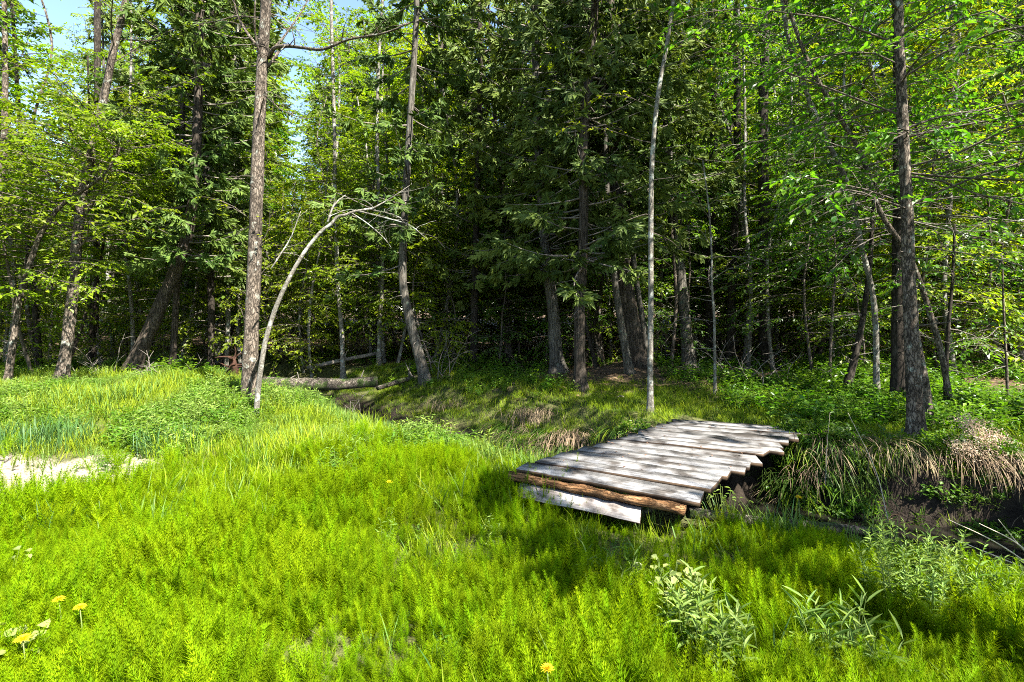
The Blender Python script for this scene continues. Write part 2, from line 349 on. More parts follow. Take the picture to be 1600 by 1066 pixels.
for nm, val in (('dirt', dirtness(X_, Y_)), ('litter', litterness(X_, Y_)), ('mud', np.where(S_ > 0, sstep(1.0, .7, S_), sstep(1.0, .8, -S_)))):
    a = ground.data.attributes.new(nm, 'FLOAT', 'POINT'); a.data.foreach_set('value', val.astype(np.float32))
# water ribbon in the channel
wm = bpy.data.materials.new('stream_water'); t, N, L, b = nt(wm)
b.inputs['Base Color'].default_value = (.012, .011, .008, 1); b.inputs['Roughness'].default_value = .06; b.inputs['Specular IOR Level'].default_value = .5
tc = N.new('ShaderNodeTexCoord'); no = N.new('ShaderNodeTexNoise'); no.inputs['Scale'].default_value = 7; no.inputs['Detail'].default_value = 3; L.new(tc.outputs['Object'], no.inputs['Vector'])
bp = N.new('ShaderNodeBump'); bp.inputs['Strength'].default_value = .15; bp.inputs['Distance'].default_value = .01; L.new(no.outputs['Fac'], bp.inputs['Height']); L.new(bp.outputs[0], b.inputs['Normal'])
SP, _ = resample(np.c_[STREAM, np.full(len(STREAM), -.43)], np.ones(len(STREAM)), .3)
T_ = norm(np.gradient(SP, axis=0)); Nn = np.c_[T_[:, 1], -T_[:, 0], np.zeros(len(T_))]
g = Geo(); k = len(SP); i = np.arange(k-1)
g.add(np.vstack([SP-Nn*.85, SP+Nn*.85]), None, np.stack([i, i+1, i+k+1, i+k], -1))
tag(g.build('water', wm), 'dark still water of the narrow stream', 'stream', None, 'structure')

# ------------------------------------------------------------------ foliage builders
def limb_path(rng, p0, az, el, ln, bend=-.35, n=6, wob=.10):
    P = [np.array(p0, float)]; d = np.array([math.cos(az)*math.cos(el), math.sin(az)*math.cos(el), math.sin(el)])
    for k in range(n):
        d = d+rng.normal(0, wob, 3)+np.array([0, 0, bend/n]); d = d/np.linalg.norm(d); P.append(P[-1]+d*ln/n)
    return np.array(P)
def deciduous(g, lv, rng, trunk, limbs, leaf=.075, tw=10, lpt=12, wr=.6, tdroop=.25, mi_wood=0, r0=.011, flat=.35, twl=.34):
    """limbs: list of (height fraction along trunk 0..1, azimuth, elevation, length)"""
    n = len(trunk)
    for (t, az, el, ln) in limbs:
        f = t*(n-1); i = min(int(f), n-2); p0 = trunk[i]+(trunk[i+1]-trunk[i])*(f-i)
        P = limb_path(rng, p0, az, el, ln)
        tube(g, P, np.linspace(r0*(.4+ln/3), .004, len(P)), 4, mi_wood, caps=False)
        for k in range(tw):
            s = .18+.82*(k+rng.uniform(0, .9))/tw; fi = min(s, .999)*(len(P)-1); j = int(fi); q = P[j]+(P[j+1]-P[j])*(fi-j)
            d = norm(P[j+1]-P[j]); side = np.cross(d, [0, 0, 1.]); side = norm(side)*(1 if k % 2 else -1)
            a = rng.uniform(.5, 1.0); td = norm(d*math.cos(a)+side*math.sin(a)+rng.normal(0, .12, 3)+np.array([0, 0, rng.normal(0, flat*.5)]))
            tl = ln*twl*(1.25-s)*rng.uniform(.7, 1.2)+.12
            m = max(4, int(lpt*rng.uniform(.7, 1.3)))
            u = np.linspace(.15, 1, m)[:, None]
            pts = q+td*tl*u+np.array([0, 0, -1.])*tdroop*tl*u**2
            tube(g, np.array([q, q+td*tl*.5-np.array([0, 0, tdroop*tl*.25]), pts[-1]]), [.005, .003, .0015], 3, mi_wood, caps=False)
            sd = norm(np.cross(td, [0, 0, 1.])); alt = np.where(np.arange(m) % 2, 1., -1.)[:, None]
            D = td*rng.uniform(.3, .9, (m, 1))+sd*alt*rng.uniform(.4, 1, (m, 1))+np.array([0, 0, -1.])*rng.uniform(.0, .7, (m, 1))+rng.normal(0, .15, (m, 3))
            Nn = np.array([0, 0, 1.])+rng.normal(0, flat, (m, 3))
            L = leaf*rng.uniform(.45, 1.25, m)
            lv.add(pts, D, Nn, L, L*wr*rng.uniform(.85, 1.15, m), np.clip(rng.normal(.5, .25, m)+rng.normal(0, .12), 0, 1))
def cedar(g, lv, rng, trunk, limbs, fan=.19, nf=11, nl=11, mi_wood=0):
    n = len(trunk)
    for (t, az, el, ln) in limbs:
        f = t*(n-1); i = min(int(f), n-2); p0 = trunk[i]+(trunk[i+1]-trunk[i])*(f-i)
        P = limb_path(rng, p0, az, el, ln, bend=.5, n=5, wob=.08)
        tube(g, P, np.linspace(.008+.008*ln, .003, len(P)), 4, mi_wood, caps=False)
        out = np.array([math.cos(az), math.sin(az), 0]); v0 = rng.normal(.45, .18)
        for k in range(max(2, int(nf*ln))):
            s = .25+.75*rng.uniform(); fi = min(s, .999)*(len(P)-1); j = int(fi); q = P[j]+(P[j+1]-P[j])*(fi-j)+rng.normal(0, .05, 3)
            yaw = rng.normal(0, .75); ax = np.array([math.cos(az+yaw), math.sin(az+yaw), rng.normal(-.45, .3)]); ax = ax/np.linalg.norm(ax)
            pn = norm(np.cross(ax, rng.normal(0, 1, 3)+np.array([0, 0, .6])))
            sd = np.cross(pn, ax); a = rng.uniform(-1.0, 1.0, nl)[:, None]
            st = rng.uniform(0, .6, (nl, 1))*fan*1.3
            D = ax*np.cos(a)+sd*np.sin(a)+np.array([0, 0, -.15])+rng.normal(0, .08, (nl, 3))
            L = fan*rng.uniform(.5, 1.1, nl)
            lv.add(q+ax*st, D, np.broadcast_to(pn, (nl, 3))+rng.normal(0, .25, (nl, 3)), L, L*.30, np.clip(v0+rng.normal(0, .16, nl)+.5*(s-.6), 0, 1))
def limbs_dec(rng, n, t0, t1, l0, l1, az=None, spread=PI, el=(.05, .7), pw=1.0):
    out = []
    for k in range(n):
        t = t0+(t1-t0)*((k+rng.uniform())/n)**pw; a = rng.uniform(0, 2*PI) if az is None else az+rng.uniform(-spread, spread)
        s = (t-t0)/(t1-t0+1e-6); out.append((t, a, rng.uniform(*el)+.3*s, (l0+(l1-l0)*s)*rng.uniform(.65, 1.2)))
    return out
def dead_limbs(g, rng, trunk, n, t0, t1, ln, mi=0):
    m = len(trunk)
    for _ in range(n):
        f = rng.uniform(t0, t1)*(m-1); i = min(int(f), m-2); p0 = trunk[i]+(trunk[i+1]-trunk[i])*(f-i)
        P = limb_path(rng, p0, rng.uniform(0, 6.28), rng.uniform(-.3, .35), ln*rng.uniform(.4, 1.3), bend=-.2, n=4, wob=.12)
        tube(g, P, np.linspace(.009, .002, len(P)), 3, mi, caps=False)
        if rng.uniform() < .6:
            Q = limb_path(rng, P[2], rng.uniform(0, 6.28), rng.uniform(-.3, .3), ln*.35, n=2); tube(g, Q, [.004, .003, .0015], 3, mi, caps=False)

SUNOFF = -SD[:2]/SD[2]                     # ground offset of a shadow per metre of height
def shadow_xy(P, ground=.1):
    h = P[:, 2]-ground; return P[:, 0]+SUNOFF[0]*h, P[:, 1]+SUNOFF[1]*h
def ell(x, y, cx, cy, rx, ry, rot=0):
    c, s = math.cos(rot), math.sin(rot); dx, dy = x-cx, y-cy
    return np.sqrt(((dx*c+dy*s)/rx)**2+((-dx*s+dy*c)/ry)**2)
def sunlit_keep(P):
    """thin the crowns where gaps in the canopy let sun onto the meadow and the deck"""
    x, y = shadow_xy(P); s = stream_dist(x, y)
    lit = (s < -.9)&(x < .2-.4*sstep(5.5, 4.2, y)+.22*bumps(x, y, 3.4)+.16*bumps(x, y, 8.3))&(P[:, 2] > 1.2)                     # open meadow
    lit |= (y < 2.75+.3*sstep(.9, 1.6, x)+.12*np.sin(x*3))&(P[:, 2] > 1.2)&(x < 4)
    lit |= (ell(x, y, 1.50, 4.85, 1.20, .80, .75) < 1+.25*np.sin(x*7+y*5))&(P[:, 2] > 1.2)     # near half of the deck
    lit |= ((ell(x, y, 2.4, 2.85, 1.1, .5) < 1)|(ell(x, y, .95, 2.85, .5, .3) < 1))&(P[:, 2] > 1.2)
    lit |= (ell(x, y, 4.6, 8.6, 1.5, .8) < 1)&(P[:, 2] > 1.5)
    lit |= (ell(x, y, 6.6, 7.6, .9, .7) < 1)&(P[:, 2] > 1.5)
    lit |= (ell(x, y, .55, 4.0, .62, .30, -.5) < 1)&(P[:, 2] > .8)
    lit |= (ell(x, y, 4.5, 4.95, .55, .3) < 1)&(P[:, 2] > 1.2)
    lit |= (bumps(x+1, y, 3.7)+.8*bumps(x, y+2, 7.7) > 1.25)&(P[:, 2] > 1.2)
    return ~lit
def finish_tree(root, g_tr, tr_mat, g_cr, lv, cr_mats, origin, six=False, keep=None, fold=.18):
    g_tr.build('trunk', tr_mat, root, origin, smooth=True)
    if lv is not None and lv.P:
        lv.flush(g_cr, 1, six, keep, fold)
    if g_cr.n: g_cr.build('crown', cr_mats, root, origin, smooth=[0])

# ------------------------------------------------------------------ the trees one can pick out, from left to right
def px_trunk(path, d, wb, wt, step=.12, lean_d=0):
    """path: picture points base to top at depth d (lean_d: change of depth along the path); returns world points and radii"""
    n = len(path); P = np.array([W(u, v, d+lean_d*k/(n-1)) for k, (u, v) in enumerate(path)])
    P[0, 2] = Hz(P[0, 0], P[0, 1])-.06
    r = np.linspace(wb*.68, wt*.72, n)/2/FPX*d
    return resample(P, r, step)
def tree(name, path, d, wb, wt, bark, label, cat='tree', segs=14, step=.12, relief=.07, flare=.8, crown=None, lean_d=0, group=None, six=False, keep=None, seed=0, fold=.18):
    rng = np.random.default_rng(seed+int(path[0][0])+int(d*10))
    P, r = px_trunk(path, d, wb, wt, step, lean_d)
    root = empty(name, P[0], label, cat, group)
    gt = Geo(); tube(gt, P, r, segs, 0, relief=relief, rng=rng, flare=flare)
    gc = Geo(); lv = Leaves(); mats = [M['twig'], M['maple']]
    if crown:
        m = crown(gc, lv, rng, P)
        if m: mats = m
    finish_tree(root, gt, M[bark], gc, lv, mats, P[0], six, keep, fold)
    return root, P, r
def zfrac(P, z): return float(np.clip(np.searchsorted(P[:, 2], z)/(len(P)-1), 0, 1))

# 1 main grey trunk in the meadow
def cr_main(g, lv, rng, P):
    # sparse shoots with young leaves low on the right side
    deciduous(g, lv, rng, P, [(zfrac(P, z), az, el, l) for z, az, el, l in ((2.1, .2, .9, .9), (2.5, -.3, 1.0, .8), (1.5, 0, 1.1, .7), (3.0, 2.9, .7, 1.0))], leaf=.055, tw=5, lpt=5, r0=.008)
    deciduous(g, lv, rng, P, limbs_dec(rng, 14, zfrac(P, 7.2), .98, 2.2, 1.6), leaf=.06, tw=8, lpt=6, r0=.02)
    dead_limbs(g, rng, P, 16, zfrac(P, 2.5), zfrac(P, 6.5), .7)
    return [M['twig'], M['yellow']]
T1, P1, r1 = tree('maple_tree', [(388, 634), (391, 560), (396, 450), (400, 330), (404, 220), (410, 100), (416, 0), (425, -180), (436, -420)], 8.0, 34, 17, 'bark_grey', 'tall grey flaky barked trunk standing alone in the sunny meadow', segs=26, step=.06, relief=.06, flare=.35, crown=cr_main, seed=1)
def branch(root, P0, pts, d, w0, w1, mat, name='branch', sub=(), dd=0):
    n = len(pts); Q = np.array([W(u, v, d+dd*k/max(1, n-1)) for k, (u, v) in enumerate(pts)])
    Q, r = resample(Q, np.linspace(w0, w1, n)*.7/2/FPX*d, .1); g = Geo(); rng = np.random.default_rng(int(pts[0][0]*3+pts[-1][1]))
    tube(g, Q, r, 7, 0, relief=.08, rng=rng)
    for _ in range(int(len(Q)*.8)):
        i = rng.integers(len(Q)//4, len(Q)-1); S = limb_path(rng, Q[i], rng.uniform(0, 6.28), rng.uniform(-.2, .9), rng.uniform(.2, .6), n=4, wob=.15)
        tube(g, S, np.linspace(max(.003, r[i]*.5), .0015, len(S)), 3, 0, caps=False)
    return g.build(name, mat, root, P0, smooth=True)
for pts, w0, w1, dd in (([(420, 90), (428, 76), (445, 72), (470, 74), (505, 77), (545, 62), (600, 52), (640, 36)], 9, 3, -1.0),
                        ([(422, 82), (440, 62), (455, 42), (470, 20), (486, -10)], 6, 2.5, .6),
                        ([(402, 72), (385, 50), (370, 20), (362, -20)], 7, 3, .4),
                        ([(414, 110), (400, 60), (398, 20), (402, -30)], 5, 3, -.4),
                        ([(418, 105), (428, 92), (436, 80)], 8, 6, 0),
                        ([(405, 28), (370, 26), (330, 35), (300, 38)], 4, 1.5, .8),
                        ([(415, 150), (440, 172), (470, 184), (486, 186)], 3, 1.2, -.5)):
    branch(T1, P1[0], pts, 8.0, w0, w1, M['bark_grey'], dd=dd)

# 2 pale leaning sapling in front of it
T2, P2, r2 = tree('leaning_sapling', [(399, 652), (404, 605), (410, 560), (417, 525), (433, 476), (453, 433), (476, 394), (501, 363), (518, 350), (527, 339), (541, 336), (552, 331), (582, 326)], 7.4, 12.5, 5, 'bark_pale', 'thin pale sapling bending right beside the tall meadow trunk', segs=10, step=.06, relief=.07, flare=.3)
for pts, w0, w1, dd in (([(512, 347), (521, 322), (530, 312), (540, 305)], 5, 2, .2), ([(582, 326), (610, 310), (640, 290)], 4, 1, .4), ([(560, 330), (600, 340), (640, 352), (665, 372)], 4, 1.2, -.4),
                        ([(575, 327), (600, 332), (625, 340), (640, 360)], 3, 1, .3), ([(548, 332), (575, 350), (600, 372), (612, 388)], 3, 1, -.2), ([(424, 420), (440, 395), (455, 370), (470, 330)], 4, 1.5, .2)):
    branch(T2, P2[0], pts, 7.4, w0, w1, M['bark_pale'], dd=dd)

# 3, 4 and neighbours at the left edge
def cr_left(g, lv, rng, P):
    deciduous(g, lv, rng, P, limbs_dec(rng, 48, zfrac(P, 2.6), zfrac(P, 5.1), 2.2, 1.9, el=(.05, .5)), leaf=.095, tw=11, lpt=12)
    deciduous(g, lv, rng, P, limbs_dec(rng, 16, zfrac(P, 5.5), .98, 2.0, 1.5), leaf=.075, tw=9, lpt=9)
    return [M['twig'], M['maple']]
tree('maple_tree', [(95, 610), (106, 530), (116, 440), (121, 370), (130, 300), (145, 230), (163, 150), (178, 75), (197, 0), (215, -120), (225, -260)], 9.3, 25, 9, 'bark_grey', 'curved grey trunk at the left meadow edge, its leaves sunlit', crown=cr_left, seed=3)
def cr_left2(g, lv, rng, P):
    deciduous(g, lv, rng, P, limbs_dec(rng, 34, zfrac(P, 2.0), zfrac(P, 4.9), 1.8, 1.5, el=(-.1, .4))+limbs_dec(rng, 14, zfrac(P, 5.0), .98, 1.3, 1.0), leaf=.092, tw=10, lpt=12); return [M['twig'], M['maple']]
tree('maple_tree', [(10, 614), (20, 540), (30, 470), (43, 425), (62, 370), (95, 322), (140, 290), (165, 270), (190, 230)], 9.0, 15, 5, 'bark_grey', 'slim trunk leaning right at the far left picture edge', crown=cr_left2, seed=4, segs=10)
tree('maple_tree', [(62, 590), (58, 520), (50, 440), (40, 330), (30, 180), (22, 60), (15, -80)], 11.0, 13, 6, 'bark_dark', 'slender dark trunk just behind the leaning trunk at far left', crown=cr_left2, seed=5, segs=9)
tree('maple_tree', [(-25, 600), (-20, 500), (-10, 380), (5, 250), (8, 100), (5, -60)], 10.0, 20, 8, 'bark_grey', 'upright trunk cut by the left picture border', crown=cr_left2, seed=6, segs=9)
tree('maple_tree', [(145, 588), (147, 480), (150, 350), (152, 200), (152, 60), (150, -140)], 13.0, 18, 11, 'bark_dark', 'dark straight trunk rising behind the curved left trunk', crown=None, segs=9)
tree('maple_tree', [(208, 582), (207, 500), (200, 420), (196, 330), (200, 220), (205, 90), (203, -80)], 12.2, 9, 4, 'bark_pale', 'thin pale stem left of the leaning cedar trunk', crown=cr_left2, seed=7, segs=8)

# 5 leaning cedar
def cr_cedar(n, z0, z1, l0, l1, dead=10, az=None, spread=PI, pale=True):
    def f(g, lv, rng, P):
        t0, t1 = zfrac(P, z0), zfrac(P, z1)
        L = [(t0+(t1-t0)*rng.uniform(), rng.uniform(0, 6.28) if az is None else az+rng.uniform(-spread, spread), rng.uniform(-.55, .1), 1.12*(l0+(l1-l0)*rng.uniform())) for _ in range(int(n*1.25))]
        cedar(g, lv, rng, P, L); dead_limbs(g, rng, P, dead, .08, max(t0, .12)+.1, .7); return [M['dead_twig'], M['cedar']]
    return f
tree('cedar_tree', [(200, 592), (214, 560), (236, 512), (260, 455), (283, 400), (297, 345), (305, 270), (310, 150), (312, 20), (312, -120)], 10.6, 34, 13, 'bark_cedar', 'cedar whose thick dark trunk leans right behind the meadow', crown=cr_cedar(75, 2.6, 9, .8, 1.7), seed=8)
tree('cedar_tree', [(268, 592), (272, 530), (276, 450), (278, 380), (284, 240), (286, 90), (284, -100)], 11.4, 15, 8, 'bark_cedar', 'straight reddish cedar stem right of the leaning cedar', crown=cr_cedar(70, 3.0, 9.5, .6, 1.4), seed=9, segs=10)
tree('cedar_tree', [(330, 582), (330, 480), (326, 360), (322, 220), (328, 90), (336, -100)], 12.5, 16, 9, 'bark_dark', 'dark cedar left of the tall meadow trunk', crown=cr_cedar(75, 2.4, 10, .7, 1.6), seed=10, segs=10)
# 8, 9 stems at the middle left
tree('maple_tree', [(536, 585), (534, 520), (528, 440), (524, 330), (522, 180), (518, 30), (516, -120)], 12.6, 11, 6, 'bark_pale', 'thin stem on a root mound behind the long fallen log', crown=cr_left2, seed=11, segs=9)
tree('maple_tree', [(592, 575), (594, 500), (598, 420), (592, 330), (590, 150), (600, -40)], 13.2, 11, 6, 'bark_pale', 'thin blotchy stem left of the pale trunk leaning left', crown=cr_left2, seed=12, segs=9)
tree('cedar_tree', [(667, 592), (655, 555), (642, 505), (632, 460), (629, 420), (632, 340), (640, 200), (650, 40), (655, -120)], 11.0, 25, 11, 'bark_cedar_pale', 'cedar with pale bare trunk leaning left over the litter', crown=cr_cedar(52, 2.5, 9.5, .8, 1.7), seed=13)
tree('cedar_tree', [(740, 575), (742, 450), (745, 300), (750, 120), (748, -100)], 13.0, 18, 9, 'bark_dark', 'dark cedar between the two pale cedar trunks', crown=cr_cedar(60, 2.2, 10, .9, 1.8), seed=14, segs=9)
tree('cedar_tree', [(872, 586), (868, 540), (864, 480), (856, 420), (848, 340), (840, 200), (836, 40), (834, -120)], 11.6, 32, 13, 'bark_cedar_pale', 'cedar with greenish pale trunk above the middle of the bank', crown=cr_cedar(95, 2.5, 9.5, 1.0, 2.0), seed=15)
tree('cedar_tree', [(907, 615), (906, 560), (906, 480), (911, 390), (912, 300), (912, 220), (922, 100), (930, 0), (935, -140)], 9.2, 27, 15, 'bark_cedar', 'cedar with mottled dark trunk at the bank top left of the deck', crown=cr_cedar(85, 2.3, 8.8, .7, 1.6, 16), seed=16)
tree('cedar_tree', [(1004, 598), (996, 560), (984, 490), (970, 400), (962, 300), (955, 180), (952, 40), (950, -120)], 10.9, 46, 22, 'bark_cedar', 'thickest dark cedar trunk on the mound behind the lichen sapling', crown=cr_cedar(100, 3.3, 9.8, 1.0, 2.0, 18), seed=17)
tree('cedar_tree', [(985, 594), (976, 540), (966, 480), (960, 430), (950, 330), (945, 200), (940, 20)], 10.4, 19, 10, 'bark_cedar_pale', 'pale cedar stem leaning against the thickest dark trunk', crown=cr_cedar(40, 4.0, 8.5, .7, 1.5), seed=18, segs=10)
tree('cedar_tree', [(1012, 592), (1004, 500), (992, 420), (985, 330), (984, 240), (990, 100)], 11.4, 14, 8, 'bark_cedar_pale', 'slim ridged cedar stem right of the thickest dark trunk', crown=cr_cedar(40, 4.5, 8.5, .7, 1.5), seed=19, segs=10)
def cr_lichen(g, lv, rng, P):
    deciduous(g, lv, rng, P, limbs_dec(rng, 7, zfrac(P, 3.9), .97, 1.1, 1.3, el=(-.2, .4)), leaf=.07, tw=6, lpt=7, r0=.008); dead_limbs(g, rng, P, 8, .3, .8, .5); return [M['twig'], M['yellow']]
tree('birch_sapling', [(1016, 645), (1016, 560), (1017, 450), (1017, 350), (1019, 250), (1028, 150), (1042, 70), (1052, 0), (1065, -120)], 7.3, 14, 7, 'bark_pale', 'slim pale lichen spotted sapling just left of the deck far end', crown=cr_lichen, seed=20, segs=12, step=.06, relief=.05)
tree('cedar_tree', [(1077, 580), (1072, 520), (1064, 440), (1055, 370), (1046, 290), (1042, 180), (1040, 20), (1040, -100)], 12.0, 29, 13, 'bark_cedar_pale', 'ridged olive cedar trunk leaning left behind the deck far end', crown=cr_cedar(80, 4.0, 10, .9, 1.9), seed=21)
def cr_dark(g, lv, rng, P):
    deciduous(g, lv, rng, P, limbs_dec(rng, 30, zfrac(P, 2.6), .95, 1.9, 1.8, el=(-.1, .5)), leaf=.095, tw=10, lpt=11); dead_limbs(g, rng, P, 14, .1, .5, .8); return [M['dead_twig'], M['green']]
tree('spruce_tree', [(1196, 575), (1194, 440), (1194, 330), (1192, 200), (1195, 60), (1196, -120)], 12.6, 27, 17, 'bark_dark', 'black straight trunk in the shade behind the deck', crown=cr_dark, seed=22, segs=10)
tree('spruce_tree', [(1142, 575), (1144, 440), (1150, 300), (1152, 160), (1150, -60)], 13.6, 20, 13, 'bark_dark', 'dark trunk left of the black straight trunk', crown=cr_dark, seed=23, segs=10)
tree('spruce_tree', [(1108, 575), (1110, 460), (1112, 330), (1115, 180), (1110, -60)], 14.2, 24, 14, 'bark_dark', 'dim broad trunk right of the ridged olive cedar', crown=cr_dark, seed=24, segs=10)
def cr_thin(g, lv, rng, P):
    deciduous(g, lv, rng, P, limbs_dec(rng, 9, .3, .98, .9, .7, el=(-.1, .7)), leaf=.07, tw=6, lpt=6, r0=.007); dead_limbs(g, rng, P, 5, .2, .7, .6); return [M['dead_twig'], M['green']]
tree('thin_sapling', [(1117, 625), (1117, 570), (1116, 500), (1112, 440), (1112, 400), (1108, 330), (1098, 250)], 8.4, 7, 3, 'bark_pale', 'spindly grey sapling with forked top behind the deck far end', crown=cr_thin, seed=25, segs=8, step=.08)
tree('thin_sapling', [(1296, 605), (1298, 540), (1302, 470), (1306, 410), (1300, 330)], 9.2, 7, 3, 'bark_grey', 'thin upright sapling left of the dark leaning sapling', crown=cr_thin, seed=26, segs=8, step=.08)
tree('leaning_sapling', [(1318, 624), (1330, 580), (1342, 530), (1352, 470), (1360, 400), (1364, 330), (1372, 250)], 8.6, 17, 6, 'bark_dark', 'dark sapling leaning right in the sunny ground patch', crown=cr_dark, seed=27, segs=9)
# right hand group
def cr_right(g, lv, rng, P):
    L = limbs_dec(rng, 30, zfrac(P, 2.6), zfrac(P, 7.5), 2.2, 2.8, el=(-.1, .45)); L += limbs_dec(rng, 16, zfrac(P, 2.7), zfrac(P, 6), 2.2, 2.4, az=.3, spread=1.1, el=(-.1, .4))
    L += limbs_dec(rng, 16, zfrac(P, 6), .98, 2.6, 2.0); L += limbs_dec(rng, 40, zfrac(P, 5.8), .98, 3.8, 2.6, az=2.5, spread=1.25, el=(.1, .5))  # last set: long high limbs out of view, added to shade the middle bank
    deciduous(g, lv, rng, P, L, leaf=.095, tw=12, lpt=12, wr=.55, tdroop=.35); dead_limbs(g, rng, P, 8, .1, .35, .5); return [M['twig'], M['green']]
T18, P18, r18 = tree('beech_tree', [(1432, 716), (1432, 670), (1428, 600), (1424, 520), (1420, 430), (1417, 330), (1412, 220), (1406, 90), (1404, 0), (1402, -160), (1398, -420), (1390, -700)], 5.55, 35, 10, 'bark_grey', 'large ridged trunk on the eroded bank right of the deck', segs=26, step=.05, relief=.055, flare=.85, crown=cr_right, six=True, keep=sunlit_keep, seed=28)
tree('beech_tree', [(1452, 690), (1448, 620), (1438, 560), (1428, 500), (1424, 420)], 6.1, 20, 10, 'bark_grey', 'second stem tucked behind the large trunk on the bank', segs=12, crown=None)
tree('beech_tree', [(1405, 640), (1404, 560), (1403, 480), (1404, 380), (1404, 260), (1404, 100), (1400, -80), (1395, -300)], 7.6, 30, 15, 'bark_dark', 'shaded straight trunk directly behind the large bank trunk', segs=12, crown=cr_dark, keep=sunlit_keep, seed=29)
def cr_arch(g, lv, rng, P):
    deciduous(g, lv, rng, P, limbs_dec(rng, 26, .35, .99, 1.6, 1.2, el=(-.3, .4)), leaf=.092, tw=9, lpt=10, wr=.55); dead_limbs(g, rng, P, 12, .3, .9, .8); return [M['dead_twig'], M['green']]
tree('arching_tree', [(1486, 650), (1478, 590), (1462, 520), (1425, 410), (1375, 330), (1345, 240), (1300, 165), (1262, 95), (1238, 30), (1215, -30)], 7.0, 13, 7, 'bark_grey', 'mottled stem arching left high across the dark forest', segs=10, crown=cr_arch, keep=sunlit_keep, seed=30)
tree('arching_tree', [(1370, 600), (1366, 480), (1345, 380), (1325, 290), (1290, 215), (1258, 140), (1232, 60), (1218, -30)], 8.0, 12, 8, 'bark_pale', 'leaning forked stem that meets the mottled arching stem', segs=10, crown=cr_arch, keep=sunlit_keep, seed=31)
tree('thin_sapling', [(1480, 655), (1478, 590), (1482, 510), (1488, 440), (1492, 350)], 7.2, 11, 4, 'bark_dark', 'dark crooked sapling right of the large bank trunk', crown=cr_thin, seed=32, segs=8)
tree('thin_sapling', [(1575, 640), (1572, 560), (1568, 480), (1566, 400)], 7.6, 6, 3, 'bark_grey', 'thinnest sapling near the right picture edge', crown=cr_thin, seed=33, segs=7)
# beyond the right picture edge: the trees whose shade reaches the near grass and the bank
def offtree(x, y, h, name, label, seed, n, z0, ln, keep=sunlit_keep, cr='green', r=.16):
    rng = np.random.default_rng(seed); z = Hz(x, y)
    P, rr = resample(np.array([(x, y, z-.05), (x+.1, y, z+h*.35), (x+.05, y+.1, z+h*.7), (x+.2, y, z+h)]), np.array([r, r*.8, r*.5, r*.2]), .3)
    root = empty(name, P[0], label, 'tree', 'trees around the right edge'); gt = Geo(); tube(gt, P, rr, 12, 0, relief=.06, rng=rng, flare=.8)
    gc, lv = Geo(), Leaves(); deciduous(gc, lv, rng, P, limbs_dec(rng, n, z0/h, .98, ln, ln*.8, el=(-.05, .5)), leaf=.13 if seed in (42, 45) else .10, tw=11, lpt=12)
    finish_tree(root, gt, M['bark_grey'], gc, lv, [M['twig'], M[cr]], P[0], True, keep)
offtree(7.0, 5.9, 12, 'beech_tree', 'leafy tree at the right edge whose boughs reach into view', 41, 44, 2.6, 3.0)
offtree(5.0, -.6, 9, 'beech_tree', 'leafy tree just outside the right edge near the stream', 42, 105, 3.0, 2.8)
offtree(9.5, 3.4, 14, 'beech_tree', 'tall leafy tree well outside the right edge', 43, 50, 4, 3.2)
offtree(10.6, 9.4, 13, 'beech_tree', 'leafy tree just beyond the right edge behind the herbs', 44, 46, 2.4, 3.0)

offtree(6.9, 1.7, 7, 'beech_tree', 'low unseen leafy tree added to shade the stream bank', 45, 60, 1.6, 1.9)  # unseen tree, put in to keep sun off the bank and far deck

